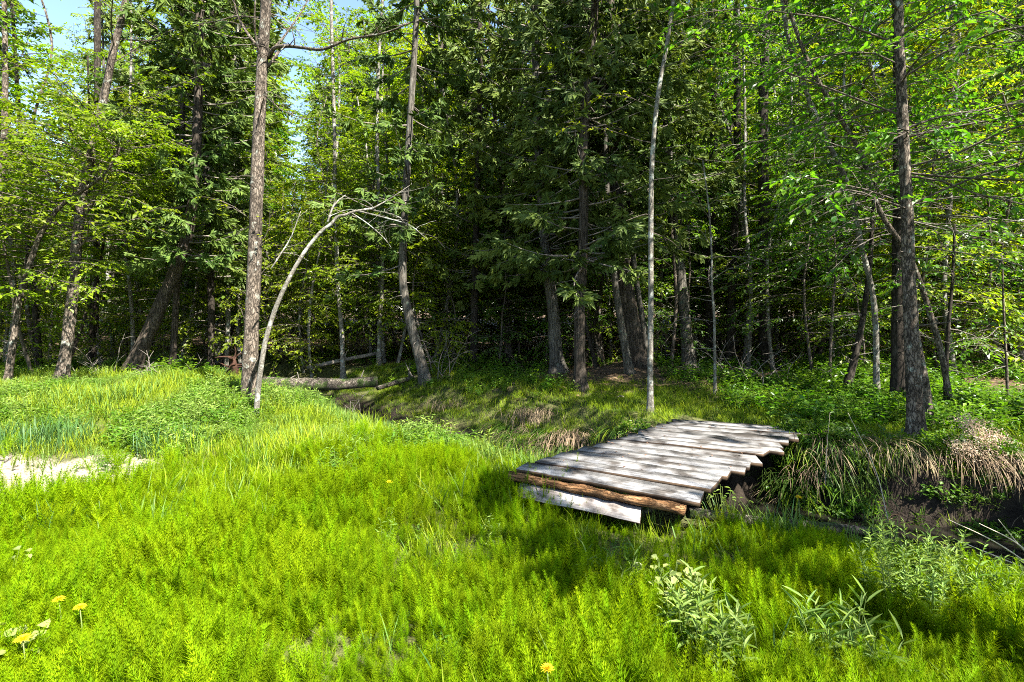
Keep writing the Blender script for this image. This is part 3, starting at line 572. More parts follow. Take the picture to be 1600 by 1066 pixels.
# ------------------------------------------------------------------ forest fill: shared variants, copied
def variant(kind, seed):
    rng = np.random.default_rng(seed); h = {'dec': 15, 'ced': 13, 'und': 4.5, 'low': 8.5, 'pole': 9}[kind]
    x = np.cumsum(rng.normal(0, .16 if kind != 'ced' else .07, (6, 2)), axis=0); x[0] = 0
    P, r = resample(np.c_[x, np.linspace(-.1, h, 6)], np.linspace({'dec': .12, 'ced': .15, 'und': .03, 'low': .06, 'pole': .05}[kind], .02 if kind != 'und' else .006, 6), .4)
    gt = Geo(); tube(gt, P, r, 8, 0, relief=.06, rng=rng, flare=.4)
    gc, lv = Geo(), Leaves()
    if kind == 'dec':
        deciduous(gc, lv, rng, P, limbs_dec(rng, 60, .18, .98, 2.8, 1.5, el=(0, .6)), leaf=.125, tw=11, lpt=12); m = [M['bark_pale'] if seed % 2 else M['bark_grey'], [M['twig'], M['maple' if seed % 3 else 'yellow']]]
    elif kind == 'ced':
        L = [(t, rng.uniform(0, 6.28), rng.uniform(-.5, .1), (2.0-1.5*t)*rng.uniform(.6, 1.1)) for t in rng.uniform(.13, .98, 150)]
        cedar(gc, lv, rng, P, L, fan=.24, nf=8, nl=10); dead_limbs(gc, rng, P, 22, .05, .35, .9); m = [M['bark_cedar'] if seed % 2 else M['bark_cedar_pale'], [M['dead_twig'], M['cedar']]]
    elif kind == 'pole':
        deciduous(gc, lv, rng, P, limbs_dec(rng, 16, .45, .98, 1.2, .7, el=(0, .5)), leaf=.10, tw=9, lpt=10, r0=.008); dead_limbs(gc, rng, P, 14, .04, .5, .7); m = [M[('bark_grey', 'bark_dark', 'bark_pale')[seed % 3]], [M['dead_twig'], M['green']]]
    elif kind == 'low':
        deciduous(gc, lv, rng, P, limbs_dec(rng, 56, .12, .98, 2.3, .8, el=(-.05, .4)), leaf=.095, tw=11, lpt=12, r0=.012, flat=.3); m = [M['bark_pale'], [M['twig'], M['yellow' if seed % 2 else 'maple']]]
    else:
        deciduous(gc, lv, rng, P, limbs_dec(rng, 34, .16, .98, 1.6, .6, el=(-.1, .3)), leaf=.085, tw=10, lpt=11, r0=.008, flat=.25); m = [M['twig'], [M['twig'], M['maple' if seed % 2 else 'green']]]
    lv.flush(gc, 1)
    return gt.mesh('trunk', m[0], smooth=True), gc.mesh('crown', m[1], smooth=[0])
VAR = {k: [variant(k, s) for s in range(101, 101+n)] for k, n in (('dec', 4), ('ced', 4), ('und', 4), ('low', 4), ('pole', 3))}
PLACED = []
def place(kind, i, x, y, s, rz, name, label, cat, group):
    tm, cm = VAR[kind][i % len(VAR[kind])]
    root = empty(name, (x, y, Hz(x, y)), label, cat, group); root.scale = (s, s, s*R.uniform(.9, 1.15)); root.rotation_euler = (R.normal(0, .03), R.normal(0, .03), rz)
    link_mesh('trunk', tm, root); link_mesh('crown', cm, root); PLACED.append((kind, root))
taken = [(o.location.x, o.location.y) for o in C.objects if o.type == 'EMPTY']
def free(x, y, dmin): return all((x-a)**2+(y-b)**2 > dmin*dmin for a, b in taken)
def sky_gap(x, y):
    u = np.asarray(x)/np.asarray(y); return np.where(((u > -1.0)&(u < -.84))|((u > -.47)&(u < -.385)), .5, 1.)
cnt = {'dec': 0, 'ced': 0, 'und': 0}
LOW = [(-11.5, 11.6), (-10.4, 13.0), (-9.2, 13.8), (-7.4, 13.2), (-5.6, 13.8), (-12.8, 14.2), (-10.6, 15.2), (-3.6, 14.4), (-2.2, 15.6), (-6.4, 15.8), (-4.6, 17.4), (-8.4, 17.0), (-14.5, 12.4), (-1.2, 17.5), (-13.6, 17.5),
       (7.4, 11.8), (9.0, 10.4), (6.2, 13.6), (9.8, 13.2), (11.6, 11.4), (8.0, 15.4), (12.4, 14.6), (5.0, 16.0), (2.6, 16.6), (-5.0, 12.9), (-3.0, 13.4), (-2.2, 14.4), (-4.3, 15.6), (-6.0, 14.6), (-.4, 15.6)]
for k, (x, y) in enumerate(LOW):
    taken.append((x, y)); place('low', k, x, y, R.uniform(.8, 1.15)*(.62 if sky_gap(x, y) < 1 else 1), R.uniform(0, 6.28), 'young_tree', 'bushy young tree with leaves down to the forest floor', 'tree', 'bushy young trees at the forest edge'); tries = 0
while (cnt['dec'] < 46 or cnt['ced'] < 60) and tries < 6000:
    tries += 1
    y = R.uniform(13.2, 27); x = R.uniform(-1.12*y-2, 1.12*y+2)
    if abs(stream_dist(np.array([x]), np.array([y]))[0]) < 1.2 or not free(x, y, 1.35): continue
    u = x/y
    kind = 'ced' if R.uniform() < (.75 if -.3 < u < .75 else .3) else 'dec'
    if cnt[kind] >= {'dec': 46, 'ced': 60}[kind]: continue
    taken.append((x, y)); cnt[kind] += 1
    if kind == 'dec': place('dec', R.integers(4), x, y, R.uniform(.75, 1.15)*float(sky_gap(x, y)), R.uniform(0, 6.28), 'forest_tree', 'slender leafy tree standing deep in the forest', 'tree', 'leafy trees deep in the forest')
    else: place('ced', R.integers(4), x, y, R.uniform(.75, 1.2)*float(sky_gap(x, y)), R.uniform(0, 6.28), 'cedar_tree', 'dark cedar standing deep in the forest', 'tree', 'cedars deep in the forest')
tries = 0
while cnt['und'] < 95 and tries < 4000:
    tries += 1
    y = R.uniform(9.8, 19); x = R.uniform(-1.1*y-1, 1.1*y+1); u = x/y
    s = stream_dist(np.array([x]), np.array([y]))[0]
    if abs(s) < 1.3 or not free(x, y, .7): continue
    if -.75 < u < .55 and y < 12.3 and (u < -.5 or R.uniform() < .85): continue
    taken.append((x, y)); cnt['und'] += 1
    place('und', R.integers(4), x, y, R.uniform(.6, 1.3), R.uniform(0, 6.28), 'understory_sapling', 'leafy understory sapling under the forest trees', 'sapling', 'leafy saplings under the forest trees')

k = 0
while k < 60:
    y = R.uniform(10.8, 19); x = R.uniform(-1.1*y-1, 1.1*y+1)
    if abs(stream_dist(np.array([x]), np.array([y]))[0]) < 1.0 or not free(x, y, .55) or (-.85 < x/y < .12 and y < 13): continue
    taken.append((x, y)); k += 1; place('pole', k, x, y, R.uniform(.6, 1.1), R.uniform(0, 6.28), 'slim_tree', 'slim bare lower stem in the dark of the forest', 'tree', 'slim stems in the dark of the forest')

MARKS = ((95, 'the curved grey trunk'), (255, 'the leaning cedar trunk'), (400, 'the tall meadow trunk'), (640, 'the pale cedar leaning left'), (865, 'the greenish pale cedar trunk'), (1000, 'the thickest dark cedar trunk'),
         (1195, 'the black straight trunk'), (1345, 'the dark leaning sapling'), (1428, 'the large bank trunk'))
ORD = ('nearest', 'second nearest', 'third nearest', 'fourth nearest', 'fifth nearest', 'sixth nearest', 'seventh nearest', 'eighth nearest', 'ninth nearest', 'tenth nearest')
NOUN = {'low': 'bushy young tree', 'und': 'small leafy sapling', 'pole': 'slim bare stemmed tree'}
keyed = {}
for kind, o in PLACED:
    if kind in NOUN and o.location.y < 15.5:
        u = 800+800*o.location.x/o.location.y
        if not -40 < u < 1640: continue
        m = min(MARKS, key=lambda q: abs(q[0]-u)); keyed.setdefault((kind, m[1], u < m[0]), []).append(o)
for (kind, m, left), os_ in keyed.items():
    os_.sort(key=lambda o: o.location.y)
    for k, o in enumerate(os_[:10]):
        o['label'] = '%s%s behind and %s of %s' % ('' if len(os_) == 1 else ORD[k]+' ', NOUN[kind], 'left' if left else 'right', m)

# ------------------------------------------------------------------ scattered ground plants (instanced, nobody could count them)
def scatter(name, x, y, scale, protos, label, cat, tilt=.12, idx=None, z=None, dz=0):
    n = len(x); rng = np.random.default_rng(len(name)*13+n)
    z = (H(x, y) if z is None else z)+dz
    me = bpy.data.meshes.new(name); me.vertices.add(n); me.vertices.foreach_set('co', np.c_[x, y, z].astype(np.float32).reshape(-1))
    a = me.attributes.new('rot', 'FLOAT_VECTOR', 'POINT'); a.data.foreach_set('vector', np.c_[rng.normal(0, tilt, n), rng.normal(0, tilt, n), rng.uniform(0, 6.28, n)].astype(np.float32).reshape(-1))
    a = me.attributes.new('scl', 'FLOAT', 'POINT'); a.data.foreach_set('value', np.asarray(scale, np.float32)*np.ones(n, np.float32))
    a = me.attributes.new('idx', 'INT', 'POINT'); a.data.foreach_set('value', (rng.integers(0, len(protos), n) if idx is None else idx).astype(np.int32))
    col = bpy.data.collections.new(name+'_kinds')
    for k, pm in enumerate(protos): col.objects.link(bpy.data.objects.new('%s_kind_%02d' % (name, k), pm))
    o = link_mesh(name, me); tag(o, label, cat, None, 'stuff')
    ng = bpy.data.node_groups.new(name, 'GeometryNodeTree')
    ng.interface.new_socket('Geometry', in_out='INPUT', socket_type='NodeSocketGeometry'); ng.interface.new_socket('Geometry', in_out='OUTPUT', socket_type='NodeSocketGeometry')
    N, L = ng.nodes, ng.links
    gi, go = N.new('NodeGroupInput'), N.new('NodeGroupOutput'); ip = N.new('GeometryNodeInstanceOnPoints'); ci = N.new('GeometryNodeCollectionInfo')
    ci.inputs['Collection'].default_value = col; ci.inputs['Separate Children'].default_value = True; ci.inputs['Reset Children'].default_value = True
    def na(nm, ty):
        q = N.new('GeometryNodeInputNamedAttribute'); q.data_type = ty; q.inputs['Name'].default_value = nm; return q.outputs['Attribute']
    er = N.new('FunctionNodeEulerToRotation'); L.new(na('rot', 'FLOAT_VECTOR'), er.inputs[0])
    L.new(gi.outputs[0], ip.inputs['Points']); L.new(ci.outputs[0], ip.inputs['Instance']); ip.inputs['Pick Instance'].default_value = True
    L.new(na('idx', 'INT'), ip.inputs['Instance Index']); L.new(er.outputs[0], ip.inputs['Rotation']); L.new(na('scl', 'FLOAT'), ip.inputs['Scale'])
    L.new(ip.outputs[0], go.inputs[0])
    md = o.modifiers.new('scatter', 'NODES'); md.node_group = ng
    return o
def blades(g, rng, n, rad, h0, h1, w, lean=.5, curl=.7, segs=3, mi=0, v0=.3, v1=.9):
    for _ in range(n):
        a = rng.uniform(0, 6.28); r = rad*math.sqrt(rng.uniform()); p = np.array([r*math.cos(a), r*math.sin(a), -.02])
        az = rng.uniform(0, 6.28); h = rng.uniform(h0, h1); ln = abs(rng.normal(0, lean)); d = np.array([math.cos(az)*math.sin(ln), math.sin(az)*math.sin(ln), math.cos(ln)])
        side = np.array([-math.sin(az), math.cos(az), 0]); ww = w*rng.uniform(.6, 1.3); pts = [p]; cu = curl*rng.uniform(.2, 1.4)
        for k in range(segs):
            d = d+np.array([math.cos(az), math.sin(az), -.55])*cu/segs*(k+.5)/segs; d = d/np.linalg.norm(d); pts.append(pts[-1]+d*h/segs)
        V = []
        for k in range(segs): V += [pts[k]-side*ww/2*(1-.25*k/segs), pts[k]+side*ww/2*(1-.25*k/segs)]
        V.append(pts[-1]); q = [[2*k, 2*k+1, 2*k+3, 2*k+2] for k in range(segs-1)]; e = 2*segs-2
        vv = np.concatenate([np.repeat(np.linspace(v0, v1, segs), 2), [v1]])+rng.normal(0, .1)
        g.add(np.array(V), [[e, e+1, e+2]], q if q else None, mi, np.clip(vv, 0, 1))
def horsetail_clump(seed, n=7):
    rng = np.random.default_rng(seed); g = Geo()
    for _ in range(n):
        a = rng.uniform(0, 6.28); r = .15*math.sqrt(rng.uniform()); b0 = np.array([r*math.cos(a), r*math.sin(a), -.02]); h = rng.uniform(.11, .29)
        tl = rng.normal(0, .2, 2); tip = b0+np.array([tl[0]*h, tl[1]*h, h]); w = .0016
        for s in ((w, 0, 0), (0, w, 0)):
            s = np.array(s); g.add(np.array([b0-s, b0+s, tip+s*.4, tip-s*.4]), None, [[0, 1, 2, 3]], 0, .35)
        nw = int(h/.014); v0 = rng.normal(.5, .14)
        for k in range(3, nw):
            f = k/nw; c = b0+(tip-b0)*f; m = 9; az = np.arange(m)/m*6.28+k*.4+rng.normal(0, .12, m)
            ln = (.070*min(1, (1-f)*1.7)*min(1, f*2.5)+.008)*rng.uniform(.75, 1.2, m); e = rng.uniform(.25, .75, m)+.35*f
            d = np.stack([np.cos(az)*np.cos(e), np.sin(az)*np.cos(e), np.sin(e)], -1); s = np.stack([-np.sin(az), np.cos(az), 0*az], -1)*.0014
            V = np.stack([c-s, c+s, c+d*ln[:, None]], 1).reshape(-1, 3)
            g.add(V, np.arange(m*3).reshape(-1, 3), None, 0, np.clip(np.tile([v0-.35, v0-.35, v0+.4], m)+.3*(f-.5), 0, 1))
    return g.mesh('horsetail_clump', M['horsetail'])
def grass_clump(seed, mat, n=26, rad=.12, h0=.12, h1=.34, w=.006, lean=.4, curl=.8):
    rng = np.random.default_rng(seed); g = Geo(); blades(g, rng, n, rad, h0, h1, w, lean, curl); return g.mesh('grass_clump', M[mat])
def herb_clump(seed, mat, n=7, h=.16, leaf=.045, wr=.45, per=12, spread=.10):
    rng = np.random.default_rng(seed); g, lv = Geo(), Leaves()
    for _ in range(n):
        a = rng.uniform(0, 6.28); r = spread*math.sqrt(rng.uniform()); p = np.array([r*math.cos(a), r*math.sin(a), -.01]); hh = h*rng.uniform(.6, 1.25); tip = p+np.array([rng.normal(0, .25)*hh, rng.normal(0, .25)*hh, hh])
        tube(g, np.array([p, (p+tip)/2, tip]), [.0022, .0018, .001], 3, 0, caps=False)
        u = np.linspace(.25, 1, per)[:, None]; az = np.arange(per)*2.4+rng.uniform(0, 6); el = rng.uniform(-.1, .7, per)
        D = np.stack([np.cos(az)*np.cos(el), np.sin(az)*np.cos(el), np.sin(el)], -1); L = leaf*rng.uniform(.6, 1.2, per)
        lv.add(p+(tip-p)*u, D, np.array([0, 0, 1.])+rng.normal(0, .3, (per, 3)), L, L*wr, np.clip(rng.normal(.55, .2, per), 0, 1))
    lv.flush(g, 1); return g.mesh('herb_clump', [M['stem'], M[mat]])
def area_pts(n, x0, x1, y0, y1, mask):
    xs, ys = [], []; tot = 0
    while tot < n:
        x = R.uniform(x0, x1, 4*n); y = R.uniform(y0, y1, 4*n); k = R.uniform(0, 1, 4*n) < mask(x, y); xs.append(x[k]); ys.append(y[k]); tot += k.sum()
    return np.concatenate(xs)[:n], np.concatenate(ys)[:n]
fr = lambda x, y: (np.abs(x) < 1.06*y+.7)
def deck_clear(x, y):       # 1 outside the footbridge
    ax = np.array([.70, .714]); c = np.array([1.72, 5.15]); dx, dy = x-c[0], y-c[1]
    a = dx*.70+dy*.714; b_ = dx*.80-dy*.60
    return ~((a < 1.68)&(a > -1.28)&(np.abs(b_) < .62))
near = lambda x, y: sstep(-.75, -1.0, stream_dist(x, y))
def m_horse(x, y): return fr(x, y)*near(x, y)*deck_clear(x, y)*(1-.93*dirtness(x, y))*sstep(7.2, 5.0, y+.5*bumps(x, y, 1.1)+np.clip(-x-1, 0, 3)*.3)*np.clip(.62+.45*bumps(x, y, 1.9)+.35*bumps(x+3, y, 6), .06, 1)
x, y = area_pts(4000, -6, 4.6, 1.45, 7, m_horse)
x2, y2 = area_pts(170, -.4, 1.7, 3.1, 4.5, lambda x, y: deck_clear(x, y)*(np.abs((x-.55)*.82*.6+(y-3.98)*.82) < .32))
nh = len(x); x, y = np.concatenate([x, x2]), np.concatenate([y, y2])
scatter('horsetail_meadow', x, y, R.uniform(.65, 1.25, len(x))*np.where(np.arange(len(x)) < nh, 1, .62)*np.where((x > 0)&(x < 1.2)&(y > 3.45)&(y < 4.3), .75, 1)*np.clip(1+.28*bumps(x+6, y, 4.2), .6, 1.45)*np.where((np.abs(x-.5) < 1.0)&(y > 2.9)&(y < 4.4), .88, 1)*(.6+.4*sstep(-1.1, -1.9, stream_dist(x, y))), [horsetail_clump(s) for s in range(5)], 'bright green horsetails filling the near meadow', 'horsetails')
def m_grass(x, y): return fr(x, y)*near(x, y)*deck_clear(x, y)*(1-.8*dirtness(x, y))*(.20+.80*sstep(4.2, 6.2, y+.6*bumps(x, y, 1.3)))*sstep(10.6, 9.6, y)
x, y = area_pts(4700, -12.5, 4.6, 1.6, 10.6, m_grass)
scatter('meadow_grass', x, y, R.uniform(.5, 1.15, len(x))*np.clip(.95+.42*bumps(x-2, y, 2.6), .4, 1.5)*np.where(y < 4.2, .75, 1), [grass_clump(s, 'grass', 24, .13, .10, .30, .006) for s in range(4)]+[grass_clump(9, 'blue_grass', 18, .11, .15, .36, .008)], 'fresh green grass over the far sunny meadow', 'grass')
x, y = area_pts(2300, -12, 4, 2, 10.3, lambda x, y: m_grass(x, y)*np.clip(.4+bumps(x, y, 1.5), 0, 1)*np.where(y < 4.5, .35, 1))
scatter('meadow_herbs', x, y, R.uniform(.6, 1.3, len(x))*np.clip(.9+.35*bumps(x+9, y, 2.1), .4, 1.3)*np.where(y < 5, .6, 1), [herb_clump(s, 'fern') for s in range(3)]+[herb_clump(7, 'lance', 6, .2, .06, .22)], 'small leafy herbs among the meadow grass', 'herbs')
x, y = area_pts(1100, -11, 4, 2.5, 10.3, lambda x, y: m_grass(x, y)*np.clip(-.3+1.2*bumps(x+4, y, 1.2), 0, 1))
scatter('dead_grass', x, y, R.uniform(.5, 1.0, len(x)), [grass_clump(30+s, 'dry', 14, .13, .06, .2, .004, 1.0, 1.2) for s in range(3)], 'straw coloured dead grass in the meadow', 'dead grass')
# long bluish grass on the near stream edge
def m_edge(x, y): s = stream_dist(x, y); return fr(x, y)*deck_clear(x, y)*((s < -.62)&(s > -1.25))*np.where(x > .9, .2, np.where(x > -2.4, .45, 1.))*sstep(10, 9.3, y)
x, y = area_pts(560, -4, 5, 2.8, 10, m_edge)
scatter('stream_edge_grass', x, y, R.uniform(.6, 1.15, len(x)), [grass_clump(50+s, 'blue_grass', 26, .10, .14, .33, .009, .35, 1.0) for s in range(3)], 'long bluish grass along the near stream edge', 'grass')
# far bank
def m_bank(x, y): s = stream_dist(x, y); return fr(x, y)*deck_clear(x, y)*(.25+.75*sstep(.8, 1.0, s))*(s > .5)*sstep(4.2, 2.2, s+.5*bumps(x, y, 1.2))
x, y = area_pts(6500, -4.5, 9, 2, 13, m_bank)
scatter('bank_grass', x, y, R.uniform(.45, 1.05, len(x)), [grass_clump(60+s, 'grass', 30, .13, .05, .20, .005, .7, .9) for s in range(2)]+[grass_clump(65+s, 'moss', 40, .13, .03, .10, .006, .9, .8) for s in range(3)], 'short shaded grass and moss on the far bank', 'grass')
def m_floor(x, y): s = stream_dist(x, y); return fr(x, y)*(.1+.9*sstep(1.5, 3.5, x)*(y < 11)+.25*(y < 13))*np.where(s > 0, sstep(1.3, 2.0, s), (y > 9.7)*1.)*np.clip(.45+.8*bumps(x, y, .9), 0, 1)
x, y = area_pts(2300, -14, 15, 5, 17, m_floor)
scatter('forest_herbs', x, y, R.uniform(.45, 1.15, len(x))*(1+.35*(R.uniform(0, 1, len(x)) < .12)), [herb_clump(70+s, 'fern', 8, .17, .06, .5, 9, .14) for s in range(3)]+[herb_clump(75, 'green', 6, .26, .08, .55, 10, .13)], 'leafy herbs and ferns over the forest floor', 'herbs')
# dead leaves on the forest floor and bare soil
def m_lit(x, y): return fr(x, y)*litterness(x, y)
x, y = area_pts(9000, -14, 15, 7, 18, m_lit)
g, lv = Geo(), Leaves(); n = len(x); az = R.uniform(0, 6.28, n)
lv.add(np.c_[x, y, H(x, y)+.006+R.uniform(0, .02, n)], np.c_[np.cos(az), np.sin(az), R.normal(0, .25, n)], np.array([0, 0, 1.])+R.normal(0, .35, (n, 3)), R.uniform(.05, .11, n), R.uniform(.03, .06, n), R.uniform(0, 1, n))
lv.flush(g, 0); tag(g.build('leaf_litter', M['litter']), 'brown dead leaves covering the forest floor', 'leaf litter', None, 'stuff')
def m_hang(x, y): s = stream_dist(x, y); return deck_clear(x, y)*(s > .52)*(s < 1.02)*np.clip(.25+1.3*bumps(x, y, 3.1), 0, 1)*(x > -1.5)
x, y = area_pts(520, -1.5, 8, 2, 9, m_hang)
def hang_clump(seed):
    rng = np.random.default_rng(seed); g = Geo()
    for _ in range(34):
        b0 = np.array([rng.normal(0, .10), rng.normal(0, .05), -.01]); dv = np.array([rng.normal(0, .4), -rng.uniform(.2, 1), rng.uniform(.1, .9)]); dv = dv/np.linalg.norm(dv); L = .34*rng.uniform(.5, 1.25); P = [b0]
        for k in range(4): dv = dv+np.array([0, 0, -.5]); dv = dv/np.linalg.norm(dv); P.append(P[-1]+dv*L/4)
        sd = np.array([1., .3, 0])*.003; V = []
        for q in P[:-1]: V += [q-sd, q+sd]
        V.append(P[-1]); g.add(np.array(V), [[6, 7, 8]], [[2*k, 2*k+1, 2*k+3, 2*k+2] for k in range(3)], 0, np.clip(rng.normal(.35, .28), 0, 1))
    return g
def m_wall(x, y): s = stream_dist(x, y); return fr(x, y)*deck_clear(x, y)*(s > .38)*(s < .95)*(x > 1.5)*np.clip(.5+1.2*bumps(x+5, y, 3.3), .05, 1)
wx, wy = area_pts(420, 1.5, 7, 1.5, 7, m_wall)
scatter('bank_herbs', wx, wy, R.uniform(.45, 1.1, len(wx)), [herb_clump(80+s, ('fern', 'green', 'fern')[s], 7, .17, .055, .5, 10, .12) for s in range(3)]+[grass_clump(84, 'moss', 40, .13, .05, .16, .006, .9, 1.2)], 'small green plants clinging to the steep stream bank', 'herbs', tilt=.5)
hk = [hang_clump(s).mesh('hanging_grass', M[('dry', 'moss', 'grass', 'moss', 'fern')[s]]) for s in range(5)]
o = scatter('hanging_bank_grass', x, y, R.uniform(.55, 1.2, len(x)), hk, 'dead and green grass hanging down the steep far bank', 'grass')
rv = np.c_[R.normal(0, .15, len(x)), R.normal(0, .15, len(x)), R.normal(-.6, .7, len(x))]; o.data.attributes['rot'].data.foreach_set('vector', rv.astype(np.float32).reshape(-1))
# far wood that reads as one mass
n = 520; yy = R.uniform(25, 46, n); xx = R.uniform(-1.25, 1.25, n)*yy
scatter('far_woods', xx, yy, R.uniform(1.0, 1.6, n)*sky_gap(xx, yy), [VAR['dec'][0][1], VAR['ced'][0][1], VAR['low'][0][1], VAR['low'][1][1], VAR['low'][2][1]], 'far dense woods closing the view', 'woods', tilt=.02)

# ------------------------------------------------------------------ footbridge
def plank_mesh(g, rng, ln, wd, th, segs=8, bow=.006):
    xs = np.linspace(-ln/2, ln/2, segs+1); V = []
    e0 = np.cumsum(rng.normal(0, .0035, segs+1)); e1 = np.cumsum(rng.normal(0, .0035, segs+1)); zz = bow*np.sin(np.linspace(0, PI, segs+1)+rng.uniform(-.5, .5))+rng.normal(0, .0012, segs+1)
    sk = rng.normal(0, .02)
    for k, xv in enumerate(xs):
        s0 = sk if k in (0, segs) else 0
        V += [(xv-s0, -wd/2+e0[k], zz[k]), (xv+s0, wd/2+e1[k], zz[k]+rng.normal(0, .0015)), (xv+s0, wd/2-.012+e1[k], zz[k]-th), (xv-s0, -wd/2+.012+e0[k], zz[k]-th)]
    top, side = [], []
    for k in range(segs):
        a = 4*k; top.append([a, a+4, a+5, a+1]); side += [[a+1, a+5, a+6, a+2], [a+2, a+6, a+7, a+3], [a+3, a+7, a+4, a]]
    side += [[0, 1, 2, 3], [4*segs+3, 4*segs+2, 4*segs+1, 4*segs]]
    g.add(np.array(V), None, top, 0); nb = g.n-len(V)
    g.Q.append((np.array(side)+nb, 1))
L0, L1, R0, R1 = np.array([.03, 4.43]), np.array([2.10, 6.43]), np.array([1.26, 3.71]), np.array([3.48, 5.90])
DZ = .30
bridge = empty('wooden_footbridge', (1.72, 5.15, 0), 'low weathered plank footbridge crossing the narrow stream', 'footbridge')
br = np.random.default_rng(77); NP = 14; wts = br.uniform(.8, 1.25, NP); cum = np.concatenate([[0], np.cumsum(wts)])/wts.sum()
def place_oriented(o, c, ang, root):
    o.location = (c[0]-root[0], c[1]-root[1], c[2]-root[2]); o.rotation_euler = ang
for k in range(NP):
    t = (cum[k]+cum[k+1])/2; a = L0+(L1-L0)*t; b_ = R0+(R1-R0)*t; d = (b_-a); ln = np.linalg.norm(d); d = d/ln
    a = a-d*br.uniform(-.03, .04); b_ = b_+d*br.uniform(-.06, .06); ln = np.linalg.norm(b_-a); c = (a+b_)/2
    wd = 3.12*(cum[k+1]-cum[k])-br.uniform(.002, .014)
    g = Geo(); plank_mesh(g, br, ln, wd, br.uniform(.032, .042)); o = g.build('plank', [M['deck'], M['deck_side']], bridge)
    place_oriented(o, (c[0], c[1], DZ+br.uniform(-.008, .008)+.003*(k % 3)), (br.normal(0, .010), br.normal(0, .004), math.atan2(d[1], d[0])), bridge.location)
# bark-edged slab under the near plank, stringers
dn = norm(R0-L0); out = np.array([-.70, -.714])
def half_log(name, a, b_, r, mat, rng, squash=.75, segs=9):
    a, b_ = np.array(a, float), np.array(b_, float); d = b_-a; ln = np.linalg.norm(d); P = np.c_[np.linspace(-ln/2, ln/2, 16), rng.normal(0, .004, 16), rng.normal(0, .004, 16)]
    g = Geo(); P, rr = resample(P, r*(1+rng.normal(0, .09, 16)), .04); tube(g, P, rr, segs+5, 0, relief=.13, rng=rng); o = g.build(name, mat, bridge, smooth=True); place_oriented(o, (a+b_)/2, (0, -math.asin(d[2]/ln), math.atan2(d[1], d[0])), bridge.location); return o
q0, q1 = L0+out*.03-dn*.03, R0+out*.03+dn*.01
half_log('bark_slab', (*q0, .236), (*q1, .226), .036, M['bark_slab'], br)
for off in (.22, .80):
    p0 = L0+(R0-L0)*off*.9+out*-.05; p1 = L1+(R1-L1)*off*.95
    half_log('stringer', (*p0, .165), (*p1, .175), .085, M['log'], br)
step = empty('step_board', (.50, 4.05, 0), 'pale bare board leaning against the deck near end', 'board')
g = Geo(); plank_mesh(g, br, 1.04, .14, .035); o = g.build('board', [M['deck_new'], M['deck_side']], step)
o.location = (0, 0, .155); o.rotation_euler = (.60, .02, math.atan2(-.5, .87))

g, lv = Geo(), Leaves(); n = 46; ta, tb = br.uniform(.03, .97, n), br.uniform(.03, .97, n)
q = (L0+(L1-L0)*ta[:, None])*(1-tb[:, None])+(R0+(R1-R0)*ta[:, None])*tb[:, None]; az = br.uniform(0, 6.28, n)
lv.add(np.c_[q, np.full(n, DZ+.018)], np.c_[np.cos(az), np.sin(az), br.uniform(0, .15, n)], np.array([0, 0, 1.])+br.normal(0, .15, (n, 3)), br.uniform(.02, .055, n), br.uniform(.008, .025, n), br.uniform(0, 1, n))
lv.flush(g, 0); tag(g.build('fallen_leaves', M['litter']), 'small brown leaves and bits fallen on the deck planks', 'fallen leaves', None, 'stuff')

# ------------------------------------------------------------------ logs, stumps, dead wood
def log(name, pts, r, mat, label, seed, cat='log', group=None, stubs=4):
    rng = np.random.default_rng(seed); P, rr = resample(np.array(pts, float), np.asarray(r, float), .1)
    root = empty(name, P[0], label, cat, group); g = Geo(); tube(g, P, rr, 12, 0, relief=.09, rng=rng); g.build('log_body', mat, root, P[0], smooth=True)
    for _ in range(stubs):
        i = rng.integers(2, len(P)-2); S = limb_path(rng, P[i], rng.uniform(0, 6.28), rng.uniform(.2, 1.2), rng.uniform(.15, .5), n=4, wob=.15)
        g = Geo(); tube(g, S, np.linspace(.02, .006, len(S)), 5); g.build('branch_stub', M['dead_twig'], root, P[0], smooth=True)
    return root
log('fallen_log', [W(412, 598, 9.9), W(470, 600, 10.0), W(530, 600, 10.1), W(590, 597, 10.3)], [.12, .125, .115, .10], M['log'], 'long mossy log lying across the stream behind the meadow', 1, stubs=6)
log('fallen_log', [W(590, 607, 10.6), W(640, 592, 11.3), W(700, 585, 12.0)], [.05, .05, .035], M['log'], 'thin log lying beside the pale leaning cedar', 2, stubs=3)
log('fallen_log', [W(1075, 800, 4.0), W(1180, 815, 4.05), W(1280, 823, 4.1), W(1375, 832, 4.1)], [.045, .045, .04, .035], M['log'], 'grey log half hidden in grass right of the deck near end', 3, stubs=0)
log('fallen_log', [W(480, 575, 13.0), W(540, 562, 13.2), W(590, 552, 13.5)], [.05, .05, .04], M['dead_twig'], 'grey bare log lying in shade behind the thin stems', 4, stubs=4)
log('fallen_branch', [W(1000, 622, 8.6), W(960, 628, 8.3), W(940, 632, 8.1)], [.03, .03, .02], M['dead_twig'], 'short grey branch lying on the bank near the deck', 5, 'branch', stubs=1)
log('fallen_branch', [W(760, 590, 12.0), W(820, 588, 12.0), W(880, 580, 12.2)], [.04, .035, .025], M['dead_twig'], 'bare branch lying level at the top of the bank', 6, 'branch', stubs=2)
